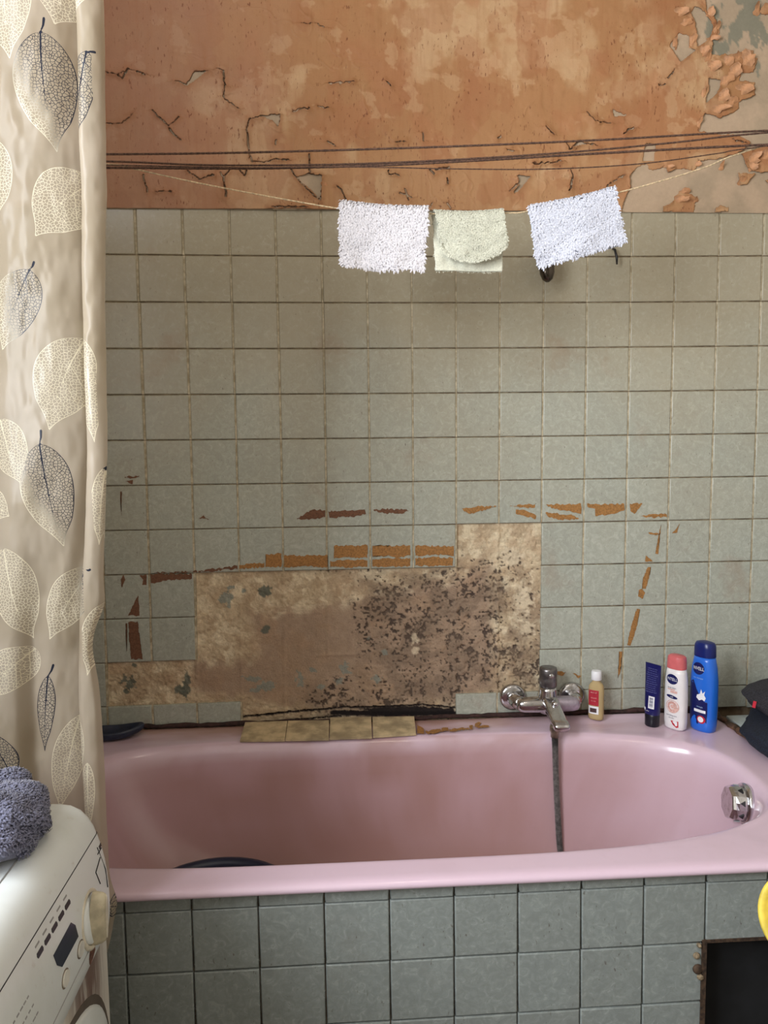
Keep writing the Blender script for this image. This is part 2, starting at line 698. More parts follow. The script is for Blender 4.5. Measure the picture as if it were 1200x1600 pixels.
# grey-green remains of old adhesive
blobs = [(412, 926, 14, 9), (355, 935, 10, 9), (379, 925, 4, 4), (362, 918, 6, 3), (414, 983, 6, 8), (290, 1068, 8, 20), (280, 1078, 10, 8),
         (203, 1064, 12, 9), (196, 1082, 6, 5), (207, 1040, 5, 4), (395, 1062, 12, 5), (420, 1073, 14, 8), (400, 1080, 7, 5), (470, 1062, 7, 14),
         (490, 1050, 8, 5), (540, 1045, 9, 10), (530, 1065, 7, 6), (590, 1060, 7, 6), (575, 1000, 4, 6), (500, 1075, 5, 4), (600, 1020, 5, 5)]
for (bx_, by_, rx, ry) in blobs:
    c = onY(bx_, by_, 0)
    q = np.sqrt(((X - c[0]) / (rx * .00157)) ** 2 + ((Z - c[2]) / (ry * .00157)) ** 2) + (sk - .5) * 2.4 + (med - .5) * 1.2
    k = (1 - sstep(.75, 1.0, q)) * .85
    cc = bl if by_ > 1035 and bx_ < 300 or bx_ in (412, 414) else grey
    C = C * (1 - k[..., None]) + cc * k[..., None]
for (bx_, by_, rx, ry) in [(648, 1000, 9, 11), (650, 1018, 6, 9), (800, 870, 20, 14), (820, 940, 16, 30), (825, 985, 14, 12)]:
    c = onY(bx_, by_, 0)
    q = np.sqrt(((X - c[0]) / (rx * .00157)) ** 2 + ((Z - c[2]) / (ry * .00157)) ** 2) + (sk - .5) * 1.6
    k = (1 - sstep(.7, 1.0, q)) * .75
    C = C * (1 - k[..., None]) + np.array([216, 200, 172.]) * k[..., None]
# relief
H = 0.0100 - 0.004 * big + 0.0075 * (med - .5) * (1 - .60 * kd * (1 - dens)) + 0.0046 * (fin - .5) * (1 - .7 * kd * (1 - dens))
H += 0.0034 * mld
for i in range(-1, 10):                      # ridges of mortar squeezed between the vanished tiles
    rx = np.interp(Z, [wnode(i, 11)[1], wnode(i, 7)[1]], [wnode(i, 11)[0], wnode(i, 7)[0]])
    w = np.abs(X - rx + (med - .5) * .006)
    st = {8: 1.0, 7: .5, 1: .8}.get(i, .35)
    H -= st * .0035 * (1 - sstep(.001, .006, w)) * sstep(.35, .6, fbm(X * 14, Z * 14, 60 + i, 2) + .15)
for j in (8, 9, 10):
    w = np.abs(Z - wnode(4, j)[1] + (med - .5) * .006)
    H -= .0015 * (1 - sstep(.001, .006, w)) * sstep(.4, .6, fbm(X * 14, Z * 14, 80 + j, 2))
# cracks near the bath edge and the hollow, their deep shade painted near-black
crk = [wpoly([(380, 1122), (420, 1118), (470, 1113), (540, 1107), (610, 1106), (660, 1103), (712, 1108)]), wpoly([(520, 1116), (600, 1118), (712, 1117)]),
       wpoly([(430, 1129), (520, 1122), (560, 1120)])]
for q, P in enumerate(crk):
    d, _ = segd(X, Z + (fin - .5) * .006, P)
    w = [.0022, .006, .0014][q] * (0.6 + .8 * big)
    k = 1 - sstep(w * .6, w * 1.4, d)
    H += .012 * k
    C = C * (1 - k[..., None]) + np.array([34, 28, 28.]) * k[..., None]
d = psdf(X + (med - .5) * .012, Z + (fin - .5) * .01, wpoly([(560, 1109), (650, 1106), (712, 1110), (712, 1122), (600, 1121)]))
k = (1 - sstep(-.002, .002, d)) * .9
H += .014 * k
C = C * (1 - k[..., None]) + np.array([30, 25, 26.]) * k[..., None]
H = np.minimum(H, 0.0132)
V = np.stack([X, H, Z], -1).reshape(-1, 3)
me = quads('exposed_mortar', V, gridF(len(xs), len(zs))[:, ::-1])
vcol(me, linA(C).reshape(-1, 3))
# only keep mortar faces over missing cells
keep_pts = V[:, [0, 2]]
obj('exposed_mortar', me, M_MORTAR, wall, smooth=True)

# ---- upper plaster and its peeling orange paint
xs0 = np.arange(LEFTX, RIGHTX + .001, 0.004)
zs0 = np.arange(ZT - 0.004, CEIL + .001, 0.004)
X, Z = np.meshgrid(xs0, zs0, indexing='ij')
C = np.array([168, 148, 124.]) + 0 * X[..., None]
k = sstep(.4, .62, fbm(X * 12, Z * 12, 5, 4))[..., None]
C = C * (1 - .6 * k) + np.array([190, 164, 138.]) * .6 * k
gp = wpoly([(1120, 15), (1178, 0), (1195, 60), (1180, 90), (1165, 75), (1120, 85), (1115, 40)])
d = psdf(X, Z, gp) * .6 + (fbm(X * 45, Z * 22, 6, 4) - .46) * .16
k = (1 - sstep(-.003, .003, d))[..., None] * .85
C = C * (1 - k) + np.array([124, 122, 106.]) * k
H = -0.003 - 0.0012 * fbm(X * 8, Z * 8, 9, 3)
me = quads('plaster_coat', np.stack([X, H, Z], -1).reshape(-1, 3), gridF(len(xs0), len(zs0))[:, ::-1])
vcol(me, linA(C).reshape(-1, 3))
obj('plaster_coat', me, M_PLASTER, wall, smooth=True)
box('plaster_ledge', LEFTX, RIGHTX, -0.0032, 0.013, ZT - 0.002, ZT + 0.004, M_BED, wall)

sp = 0.0018
xs = np.arange(-0.2, 1.72, sp)
zs = np.arange(ZT - 0.003, 2.50, sp)
X, Z = np.meshgrid(xs, zs, indexing='ij')
r4 = lambda P: wpoly([(900 + a / 4, b / 4) for a, b in P])
n1 = fbm(X * 45, Z * 45, 31, 3) - .5
n2 = fbm(X * 140, Z * 140, 33, 2) - .5
Xw, Zw = X + n1 * .008 + n2 * .005, Z + n2 * .006 - n1 * .007
main = wpoly([(-60, -120), (1058, -120)]) + r4([(620, -200), (800, -100), (800, 0), (812, 80), (860, 110), (880, 170), (880, 240), (850, 260), (840, 340), (880, 360),
        (960, 345), (1100, 330), (1125, 380), (1100, 460), (1030, 460), (1020, 510), (1110, 515), (1115, 600), (1010, 640), (1010, 690), (900, 750),
        (790, 712), (755, 820), (900, 850), (1000, 845), (1090, 900), (1000, 975), (860, 1000), (750, 1010), (735, 1070), (640, 1062), (570, 1085), (550, 1040), (500, 1068),
        (450, 1070), (435, 1035), (380, 1060), (330, 1110), (330, 1190), (290, 1260), (285, 1335)]) + wpoly([(-60, 331)])
S = psdf(Xw, Zw, main)
extra = [r4([(1020, 960), (1100, 935), (1230, 900), (1230, 1075), (1140, 1092), (1060, 1060)]), r4([(1000, 1085), (1110, 1090), (1060, 1160), (1010, 1165)]),
         r4([(530, 1300), (600, 1260), (650, 1190), (750, 1240), (730, 1310), (730, 1335), (530, 1335)]), r4([(860, 1310), (900, 1285), (950, 1300), (950, 1335), (860, 1335)]),
         r4([(1140, 80), (1170, 30), (1240, 10), (1240, 90), (1150, 100)]), r4([(1165, 1130), (1230, 1120), (1230, 1180)])]
for P in extra:
    S = np.minimum(S, psdf(Xw, Zw, P))
holes = [r4([(740, 50), (800, 85), (850, 165), (830, 240), (780, 285), (750, 300), (745, 180), (715, 85)]),
         r4([(580, 290), (640, 215), (700, 235), (700, 300), (735, 325), (645, 395)]), r4([(820, 500), (910, 512), (862, 600), (798, 655), (825, 560)]),
         r4([(430, 905), (490, 915), (480, 1010), (415, 1010)]), r4([(620, 60), (680, 75), (640, 95)]),
         wpoly([(160 + a / 2.4, b / 2.4) for a, b in [(732, 668), (775, 655), (822, 665), (815, 745)]]),
         wpoly([(160 + a / 2.4, b / 2.4) for a, b in [(590, 440), (640, 438), (664, 434), (658, 478), (640, 455)]]),
         wpoly([(160 + a / 2.4, b / 2.4) for a, b in [(340, 285), (350, 272), (395, 274), (320, 327)]]),
         wpoly([(500 + a / 2.4, 200 + b / 2.4) for a, b in [(737, 185), (785, 186), (740, 240), (725, 245), (748, 215)]]),
         wpoly([(660 + a / 3, b / 3) for a, b in [(890, 520), (950, 545), (893, 550)]]), wpoly([(660 + a / 3, b / 3) for a, b in [(695, 700), (735, 668), (760, 680), (720, 690)]])]
for P in holes:
    S = np.maximum(S, -psdf(X + n2 * .004, Z + n2 * .004, P))
A = lambda L: [(160 + a / 2.4, b / 2.4) for a, b in L]
B = lambda L: [(500 + a / 2.4, 200 + b / 2.4) for a, b in L]
D = lambda L: [(660 + a / 3, b / 3) for a, b in L]
E4 = lambda L: [(900 + a / 4, b / 4) for a, b in L]
cracks = [A([(5, 280), (75, 282), (100, 268), (165, 287)]), A([(65, 290), (82, 302), (100, 270)]), A([(280, 310), (320, 325), (345, 290), (350, 272), (400, 275)]),
          A([(430, 265), (458, 270), (462, 330), (455, 370), (480, 392), (512, 415)]), A([(5, 470), (75, 466), (118, 435)]), A([(190, 420), (225, 455), (255, 480)]), A([(255, 478), (290, 445)]),
          A([(545, 490), (552, 455), (590, 443), (662, 435), (658, 480)]), A([(550, 580), (565, 610), (620, 612), (650, 600)]), A([(650, 602), (705, 606)]), A([(715, 420), (780, 410)]),
          A([(810, 403), (850, 410)]), A([(320, 640), (365, 675), (420, 660)]), A([(445, 650), (460, 668), (478, 640)]), A([(500, 637), (535, 662), (540, 640)]),
          A([(710, 640), (735, 680), (790, 735), (815, 752), (822, 665), (775, 655)]), A([(155, 655), (162, 690), (170, 725)]), A([(845, 535), (872, 555)]), A([(1065, 310), (1080, 325)]),
          A([(850, 320), (945, 310)]), A([(745, 95), (800, 95), (830, 110)]), A([(880, 700), (915, 755)]), A([(460, 670), (464, 745)]), A([(205, 722), (262, 722)]),
          A([(545, 490), (552, 600)]), A([(655, 530), (650, 545)]), A([(775, 585), (777, 650)]), A([(300, 530), (255, 490)]), A([(770, 780), (640, 778)]),
          B([(740, 185), (745, 205), (710, 240)]), B([(800, 140), (860, 135), (905, 130)]), B([(915, 60), (930, 85), (970, 60), (1035, 70)]), B([(935, 160), (942, 185), (935, 240)]),
          B([(1075, 240), (1080, 215), (1140, 178)]), B([(300, 250), (345, 262)]), B([(320, 235), (330, 275)]), B([(410, 160), (425, 178)]), B([(430, 160), (485, 152)]), B([(255, 165), (260, 180), (295, 178)]),
          B([(475, 195), (478, 215)]), B([(410, 300), (420, 285)]), B([(480, 285), (485, 305)]), B([(380, 20), (385, 50)]), B([(280, 60), (320, 55)]),
          D([(765, 535), (805, 577), (880, 582)]), D([(575, 600), (610, 640)]), D([(520, 775), (600, 770), (650, 760)]), D([(935, 635), (960, 612), (985, 605)]), D([(1100, 404), (1130, 404)]),
          D([(390, 705), (430, 710)]), D([(910, 460), (960, 545)][:0] or [(350, 660), (365, 645)]), E4([(510, 540), (550, 536)]), E4([(565, 500), (610, 440)]), E4([(980, 880), (1060, 900)])]
lip = np.zeros(X.shape)
gap = np.full(X.shape, 9.0)
for q, P in enumerate(cracks):
    P = wpoly(P)
    px_ = [p[0] for p in P]
    pz_ = [p[1] for p in P]
    m = (xs > min(px_) - .05) & (xs < max(px_) + .05)
    mz = (zs > min(pz_) - .05) & (zs < max(pz_) + .05)
    if not m.any() or not mz.any():
        continue
    ix = np.ix_(m, mz)
    d, s = segd(X[ix] + n1[ix] * .010, Z[ix] + n2[ix] * .008, P)
    L = sum(math.hypot(P[k + 1][0] - P[k][0], P[k + 1][1] - P[k][1]) for k in range(len(P) - 1))
    hh = min(.0085, .0030 + L * .055)
    l = hh * np.exp(-d / .013) * np.where(s < 0, 1, .25)
    lip[ix] = np.maximum(lip[ix], l)
    gap[ix] = np.minimum(gap[ix], d / (0.75 + .9 * fbm(X[ix] * 30, Z[ix] * 30, q + 3, 2)))
S = np.maximum(S, 0.0004 - gap)
# colour of the paint film
b1 = fbm(X * 4.5, Z * 5.5, 51, 4)
b2 = fbm(X * 16, Z * 11, 52, 4)
C = np.array([176, 130, 89.]) + 0 * X[..., None]
k = sstep(.50, .62, b1 * .55 + b2 * .45)[..., None] * .75
C = C * (1 - k) + np.array([202, 168, 128.]) * k
k = sstep(.50, .66, fbm(X * 9, Z * 7, 55, 5))[..., None] * .6
C = C * (1 - k) + np.array([176, 122, 84.]) * k
# lighter, more worn stripe just above the tiles
k = (1 - sstep(1.99, 2.10, Z + (b2 - .5) * .10))[..., None] * .35
C = C * (1 - k) + np.array([200, 160, 120.]) * k
# pinker and darker towards the left
b3 = fbm(X * 20 + 2 * b1, Z * 24, 57, 5)
k = sstep(.55, .585, b3 * .6 + b1 * .4)[..., None] * .45
C = C * (1 - k) + np.array([206, 172, 134.]) * k
k = sstep(.56, .60, fbm(X * 13, Z * 10, 58, 5))[..., None] * .30
C = C * (1 - k) + np.array([160, 104, 70.]) * k
k = (1 - sstep(.0, .50, X + (b2 - .5) * .2))[..., None] * .55
C = C * (1 - k) + np.array([164, 124, 108.]) * k
k = (1 - sstep(.0006, .0022, gap))[..., None] * .85  # crack gaps painted dark for the shade and dirt in them
C = C * (1 - k) + np.array([72, 46, 34.]) * k
k = (1 - sstep(.002, .012, np.minimum(gap, -S + .004)))[..., None] * .22
C = C * (1 - k) + np.array([150, 96, 58.]) * k
edge = np.clip(-S, 0, .05)
Hh = 0.0052 + 0.0012 * (b2 - .5) + lip + 0.0042 * np.exp(-edge / .007) * sstep(.45, .6, fbm(X * 25, Z * 25, 71, 2)) * (S > -.03)
Hh -= .006 * (1 - sstep(.0004, .0016, gap))
Hh += .0016 * sstep(.5, .7, fbm(X * 18, Z * 18, 77, 3))
rg_ = np.abs(fbm(X * 9, Z * 9, 78, 3) - .5)
Hh += .0013 * (1 - sstep(.0, .012, rg_)) * sstep(.4, .6, fbm(X * 4, Z * 4, 79, 2))
V = np.stack([X, -Hh, Z], -1).reshape(-1, 3)
Fq = gridF(len(xs), len(zs))[:, ::-1]
Sf = S.reshape(-1)
kf = (Sf[Fq] < 0).all(1)
Fk = Fq[kf]
# skirt along open edges gives the film thickness
e = np.concatenate([Fk[:, [0, 1]], Fk[:, [1, 2]], Fk[:, [2, 3]], Fk[:, [3, 0]]])
key = np.sort(e, 1)
code = key[:, 0].astype(np.int64) * len(V) + key[:, 1]
u, idx, cnt = np.unique(code, return_index=True, return_counts=True)
be = e[idx[cnt == 1]]
nv = len(V)
V2 = V.copy()
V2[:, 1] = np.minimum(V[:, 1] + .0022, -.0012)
used = np.zeros(nv * 2, bool)
Fs = np.stack([be[:, 1], be[:, 0], be[:, 0] + nv, be[:, 1] + nv], 1)
FA = np.concatenate([Fk, Fs])
used[FA.ravel()] = True
mp_ = np.cumsum(used) - 1
VA = np.concatenate([V, V2])[used]
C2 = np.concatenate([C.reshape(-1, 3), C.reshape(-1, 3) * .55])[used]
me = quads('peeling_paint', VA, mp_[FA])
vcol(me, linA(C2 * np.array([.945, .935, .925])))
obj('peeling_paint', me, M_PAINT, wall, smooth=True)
# paint film outside the camera's view, plain
box('paint_film', LEFTX, -0.2, -0.006, -0.0035, ZT, CEIL, simple('orange_paint_plain', (184, 140, 98), .6, 0, .1, 8), wall)
box('paint_film', -0.2, 1.3, -0.006, -0.0045, 2.498, CEIL, bpy.data.materials['orange_paint_plain'], wall)

# curled flakes hanging at the peeled edge
M_FLAKE = simple('paint_flake', (184, 134, 94), .6, 0, .18, 60)
fl = [(1062, 20, 26, 14, .3), (1070, 38, 18, 12, 1.2), (1108, 22, 16, 14, .5), (1118, 48, 14, 20, 2.0), (1112, 62, 18, 10, .1), (1080, 66, 12, 22, 1.4), (1098, 82, 20, 18, .7),
      (1112, 104, 26, 18, .2), (1135, 98, 20, 16, .9), (1150, 92, 22, 18, 2.4), (1165, 95, 26, 28, .6), (1146, 112, 26, 20, .3), (1132, 128, 22, 18, 1.1), (1160, 140, 32, 18, .1),
      (1128, 152, 24, 18, .5), (1120, 172, 30, 16, .2), (1142, 160, 18, 16, 1.7), (1105, 92, 16, 16, 2.2), (1175, 250, 26, 20, .4), (1195, 245, 20, 24, 1.3), (1172, 262, 20, 14, .2),
      (1158, 284, 18, 16, 1.9), (1125, 262, 10, 12, 1.5), (1062, 312, 28, 12, .1), (1068, 300, 16, 10, 1.0), (1085, 314, 10, 9, 2.0), (1088, 258, 12, 8, .3), (1042, 262, 20, 7, .1), (1180, 18, 16, 18, 2.2),
      (1053, 70, 9, 20, 1.8), (1098, 148, 8, 26, 1.7), (1090, 196, 9, 20, 1.5), (508, 292, 18, 10, 2.6)]
for k, (px_, py_, w, h, an) in enumerate(fl):
    c = onY(px_, py_, 0)
    w, h = w * .00157 * .85, h * .00157 * .85
    V, F = [], []
    N = 9
    M = 14
    V.append((0, -.004 - .002, 0))
    ph = rnd.uniform(0, 6)
    for r in range(1, 4):
        for i in range(M):
            t = 2 * math.pi * i / M
            rr = r / 3 * (1 + .20 * math.sin(2 * t + ph) + .18 * math.sin(3 * t + 2 * ph) + .14 * math.sin(5 * t + ph * 3) + .08 * math.sin(8 * t + ph))
            x, z = rr * w / 2 * math.cos(t), rr * h / 2 * math.sin(t)
            yy = -.004 - .0125 * max(0, (math.cos(t - an) * rr + 1) / 2) ** 2.2 + .002 * rr * rr - .0012 * math.sin(4 * t + ph) * (r == 3)
            V.append((x, yy, z))
    for i in range(M):
        F.append((0, 1 + (i + 1) % M, 1 + i))
        for r in range(2):
            a = 1 + r * M
            F.append((a + i, a + (i + 1) % M, a + M + (i + 1) % M, a + M + i))
    b = len(V)
    V += [(v[0], min(v[1] + .0012, -.0005), v[2]) for v in V]
    F += [tuple(q + b for q in f[::-1]) for f in F]
    for i in range(M):
        a = 1 + 2 * M
        F.append((a + i, a + (i + 1) % M, a + (i + 1) % M + b, a + i + b))
    o = obj('paint_flake', pydata('paint_flake', V, F), M_FLAKE, wall, None, False)
    o.location = (c[0], -0.003, c[2])

# ---- places where the tile glaze has flaked off and the clay shows
chipsO = [[(722, 794), (750, 791), (776, 791), (748, 799), (735, 803), (725, 799)], [(796, 790), (836, 788), (836, 793), (812, 793)], [(806, 796), (822, 798), (838, 806), (837, 811), (815, 805), (806, 803)],
          [(853, 788), (908, 787), (908, 803), (896, 801), (880, 797), (857, 792)], [(852, 801), (890, 804), (905, 810), (888, 812), (870, 811), (856, 807)],
          [(917, 787), (948, 788), (975, 787), (976, 797), (965, 801), (950, 804), (930, 806), (930, 795), (918, 792)], [(984, 787), (1004, 787), (998, 795), (991, 803), (985, 798)],
          [(1000, 806), (1020, 803), (1042, 804), (1042, 808), (1010, 809)], [(444, 868), (512, 868), (512, 886), (480, 885), (444, 886)],
          [(522, 853), (574, 852), (574, 872), (548, 871), (522, 873)], [(516, 876), (535, 876), (545, 874), (574, 876), (574, 886), (516, 886)], [(582, 853), (641, 852), (641, 868), (625, 871), (610, 869), (582, 870)],
          [(582, 874), (600, 872), (612, 873), (641, 872), (641, 884), (610, 885), (582, 885)], [(649, 853), (709, 853), (709, 869), (680, 866), (660, 869), (649, 868)], [(649, 872), (665, 872), (680, 870), (708, 872), (707, 884), (649, 884)],
          [(415, 866), (440, 865), (440, 885), (415, 886)], [(374, 883), (413, 879), (413, 886), (374, 889)],
          [(1009, 868), (1016, 873), (1020, 877), (1008, 877)], [(1013, 886), (1017, 886), (1013, 905), (1009, 920), (1003, 920), (1005, 902)], [(1003, 920), (1008, 926), (1004, 936), (997, 932), (998, 922)],
          [(995, 951), (1000, 952), (996, 975), (985, 1009), (980, 1008), (987, 975)], [(967, 1018), (972, 1018), (969, 1050), (965, 1060), (967, 1035)], [(1033, 820), (1028, 866), (1024, 865), (1029, 835)],
          [(1062, 818), (1058, 832), (1050, 833), (1056, 827)], [(1013, 832), (1032, 833), (1030, 836), (1014, 834)], [(870, 1049), (884, 1050), (879, 1056), (871, 1054)], [(895, 1052), (908, 1056), (904, 1060)]]
chipsD = [[(463, 811), (487, 797), (508, 797), (508, 808), (485, 811)], [(513, 799), (545, 798), (570, 796), (572, 803), (545, 808), (515, 809)], [(583, 797), (600, 795), (640, 797), (628, 803), (600, 802)],
          [(311, 810), (318, 805), (321, 809), (327, 812)], [(196, 752), (208, 750), (207, 757)], [(195, 745), (218, 743), (217, 745), (195, 747)], [(310, 892), (340, 888), (371, 884), (371, 889), (310, 894)],
          [(235, 897), (300, 897), (300, 904), (270, 906), (236, 911)], [(218, 899), (229, 898), (229, 914), (222, 914), (224, 906)], [(212, 937), (216, 930), (218, 962), (200, 962), (206, 950)],
          [(201, 972), (215, 971), (219, 1000), (223, 1030), (205, 1030), (202, 1000)], [(196.5, 974), (199, 974), (198, 1018)], [(189, 905), (193, 898), (196, 906), (190, 918)], [(240, 895), (308, 892), (308, 894)],
          [(188, 768), (190.5, 768), (190, 806)]]


def chip(P, mat, plane='Y', h=0.0):
    Q = []
    n = len(P)
    for k in range(n):
        a, b = np.array(P[k], float), np.array(P[(k + 1) % n], float)
        L = np.hypot(*(b - a))
        m = max(1, int(L / 2.6))
        for q in range(m):
            t = q / m
            jit = min(1.7, L * .09) * (0 if q == 0 else 1)
            Q.append(a + (b - a) * t + np.array([rnd.uniform(-.4, .4) * jit, rnd.uniform(-1, 1) * jit]))
    bm = bmesh.new()
    if plane == 'Y':
        pts = [Vector(onY(q[0], q[1], -h)) for q in Q]
        off = Vector((0, -.0006, 0))
    else:
        pts = [Vector(onZ(q[0], q[1], h)) for q in Q]
        off = Vector((0, 0, .0006))
    top = [bm.verts.new(p + off) for p in pts]
    bot = [bm.verts.new(p) for p in pts]
    f = bm.faces.new(top)
    for k in range(len(top)):
        j = (k + 1) % len(top)
        bm.faces.new((top[k], bot[k], bot[j], top[j]))
    bmesh.ops.triangulate(bm, faces=[f])
    bmesh.ops.recalc_face_normals(bm, faces=bm.faces)
    me = bpy.data.meshes.new('bare_clay_patch')
    bm.to_mesh(me)
    bm.free()
    return obj('bare_clay_patch', me, mat)


for P in chipsO:
    chip(P, M_CLAYO, 'Y', .0004).parent = wall
for P in chipsD:
    chip(P, M_CLAYD, 'Y', .0004).parent = wall

# ------------------------------------------------------------ rest of the room
floor = box('floor', LEFTX - .1, RIGHTX + .1, REAR - .2, 0.12, -0.05, 0.0, M_BED, kind='structure')
FM = TM.copy()
FM.materials.clear()
FM.materials.append(M_FLOOR)
for i in range(14):
    for j in range(11):
        o = bpy.data.objects.new('tile', FM)
        COL.objects.link(o)
        o.parent = floor
        o.location = (LEFTX + .1 + i * .2, -0.8 - j * .2, .006)
        o.rotation_euler = (-math.pi / 2, 0, 0)
        o.scale = (.196, 1, .196)
box('ceiling', LEFTX - .1, RIGHTX + .1, REAR - .2, 0.12, CEIL, CEIL + .1, M_WHITEWALL, kind='structure')


def leftw(bm):
    bx(bm, LEFTX - .1, LEFTX, REAR - .1, WY_0, 0, CEIL)
    bx(bm, LEFTX - .1, LEFTX, WY_1, 0.014, 0, CEIL)
    bx(bm, LEFTX - .1, LEFTX, WY_0, WY_1, 0, WZ0)
    bx(bm, LEFTX - .1, LEFTX, WY_0, WY_1, WZ1, CEIL)


bmo('wall_left', leftw, M_WHITEWALL, kind='structure')
box('wall_right', RIGHTX, RIGHTX + .1, REAR - .1, 0.014, 0, CEIL, M_WHITEWALL, kind='structure')


box('wall_rear', LEFTX - .1, RIGHTX + .1, REAR - .1, REAR, 0, CEIL, M_WHITEWALL, kind='structure')
M_FRAME = simple('window_frame_paint', (222, 220, 214), .4)
win = bpy.data.objects.new('window_1', None)
COL.objects.link(win)
win['kind'] = 'structure'


def wf(bm):
    x0, x1 = LEFTX - .06, LEFTX - .02
    bx(bm, x0, x1, WY_0, WY_1, WZ0, WZ0 + .05)
    bx(bm, x0, x1, WY_0, WY_1, WZ1 - .05, WZ1)
    bx(bm, x0, x1, WY_0, WY_0 + .05, WZ0 + .05, WZ1 - .05)
    bx(bm, x0, x1, WY_1 - .05, WY_1, WZ0 + .05, WZ1 - .05)
    my = (WY_0 + WY_1) / 2
    bx(bm, x0, x1, my - .03, my + .03, WZ0 + .05, WZ1 - .05)


bmo('window_frame', wf, M_FRAME, win)

# ------------------------------------------------------------ bath surround (tiled apron)
apron = empty('wall_bath_apron', (0, 0, 0))
apron['kind'] = 'structure'
HX0, HX1, HZ0, HZ1 = 1.092, 1.53, 0.06, 0.4775


def sub(bm):
    y0, y1 = -.682, -.645
    bx(bm, LEFTX, HX0, y0, y1, 0, .602)
    bx(bm, HX1, RIGHTX, y0, y1, 0, .602)
    bx(bm, HX0, HX1, y0, y1, HZ1, .602)
    bx(bm, HX0, HX1, y0, y1, 0, HZ0)


bmo('masonry_core', sub, M_BED, apron)
for j in range(-1, 5):
    for i in range(-9, 17):
        a, b_, c = anode(i, j), anode(i + 1, j), anode(i, j + 1)
        if j == -1:
            a = (a[0], anode(i, 0)[1] + .0245)
            b_ = (b_[0], anode(i + 1, 0)[1] + .0245)
        if a[0] < LEFTX - .03 or b_[0] > RIGHTX:
            continue
        if j >= 1 and a[0] > HX0 - .02 and b_[0] < HX1 + .05:
            continue
        if j == 4:
            c = (c[0], 0.01)
        put_tile('tile', TMA, a, b_, c, .0017, .0016, -.690, apron, .003)
M_RUST = simple('rusty_steel_edge', (74, 56, 42), .8, .2, .35, 120)
box('frame_strip', HX0 - .002, HX0 + .006, -.6935, -.66, .05, HZ1, M_RUST, apron)
box('frame_strip', HX0 - .002, HX1, -.6915, -.66, HZ1 - .004, HZ1 + .002, M_RUST, apron)
M_DRIP = simple('dried_adhesive', (140, 122, 96), .8, 0, .3, 200)
for (px_, py_, r) in [(1089, 1494, .006), (1091, 1515, .009), (1095, 1527, .006), (1093, 1478, .004)]:
    c = onY(px_, py_, -.692)
    lathe('adhesive_blob', [(0, .004), (r * .6, .0032), (r, 0), (r, -.004)], M_DRIP if r != .009 else M_RUST, apron, (0.1, -1, 0), tuple(c), 12)
# black panels added behind the hole stand in for the shade inside
M_BLACK = simple('hole_shade_black', (16, 17, 20), .95, 0, .2, 30)
box('hole_shade_panel', HX0 - .04, HX0 - .03, -.645, -.62, 0.0, .50, M_BLACK, apron)
box('hole_shade_panel', HX0 - .04, HX1 + .03, -.644, -.636, HZ0 - .06, HZ1 + .03, M_BLACK, apron)
# ledges at both ends of the bath
M_LEDGE = simple('ledge_concrete', (128, 116, 100), .9, 0, .2, 30, .3)
box('end_ledge', LEFTX, -.205, -.645, .012, 0, .61, M_LEDGE, apron, .004)

# ------------------------------------------------------------ bathtub
n = NT('pink_enamel')
p = n.pos()
c = n.attr('Col').outputs['Color']
f = n.noise(p, 35.0, 4.0, .6)
f2 = n.noise(p, 5.0, 4.0, .6)
cc = n.mix(n.math('MULTIPLY', n.ramp(f2, .5, .75), .12), c, lin((176, 140, 124)))
cc = n.mix(n.math('MULTIPLY', n.ramp(f, .55, .8), .06), cc, lin((150, 110, 100)))
M_PINK = n.fin(cc, n.math('ADD', n.math('MULTIPLY', f, .14), .15), Specular_IOR_Level=.5, Coat_Weight=.25, Coat_Roughness=.12)

NB = 288
ph = np.linspace(0, 2 * np.pi, NB, endpoint=False)
cph, sph = np.cos(ph), np.sin(ph)


def ring(cx, cy, a, b, nn):
    r = (np.abs(cph / a) ** nn + np.abs(sph / b) ** nn) ** (-1 / nn)
    return cx + r * cph, cy + r * sph


def opening(d, left=1.0, right=1.0):
    """inner outline inset by d (left/right multipliers)"""
    x0, x1 = -0.115 + d * left, 1.352 - d * right
    y0, y1 = -0.648 + d, -0.098 - d
    nn = 3.0 + 2.2 * (1 - sstep(-.6, .5, cph)) - d * 1.5
    nn = np.maximum(nn, 2.2)
    return ring((x0 + x1) / 2, (y0 + y1) / 2, (x1 - x0) / 2, (y1 - y0) / 2, nn)


OCX, OCY, OA, OB = 0.62, -0.3535, 0.822, 0.3515


def outer(d):
    return ring(OCX, OCY, OA - d, OB - d, 14.0)


def ztilt(y):
    return .632 + .010 * np.clip((y + .35) / .35, -1, 0) + .0035 * sstep(-.07, -.01, y)


rings = []
for d, dz in [(.014, -.0175), (.004, -.0175), (.0, -.015), (-.0015, -.0105), (0, -.0062), (.004, -.0026), (.010, -.0006), (.018, 0)]:
    x, y = outer(d)
    rings.append((x, y, ztilt(y) + dz))
ox, oy = outer(.018)
ix, iy = opening(0)
for t in np.linspace(.1, 1, 10):
    x, y = ox + (ix - ox) * t, oy + (iy - oy) * t
    z = ztilt(y)
    # shallow pressed soap rests in the two tap-end corners
    for (qx, qy, qa, qb) in [(1.27, -.075, .20, .075), (1.36, -.60, .17, .07)]:
        q = np.sqrt(((x - qx) / qa) ** 2 + ((y - qy) / qb) ** 2)
        z = z - .0022 * (1 - sstep(.82, 1.0, q))
    rings.append((x, y, z))
prof = [(.004, -.0006), (.009, -.003), (.014, -.0075), (.018, -.014), (.021, -.024), (.025, -.045), (.031, -.08), (.039, -.13), (.049, -.185), (.063, -.24), (.082, -.285), (.105, -.322), (.135, -.350), (.165, -.366), (.2, -.374), (.235, -.378)]
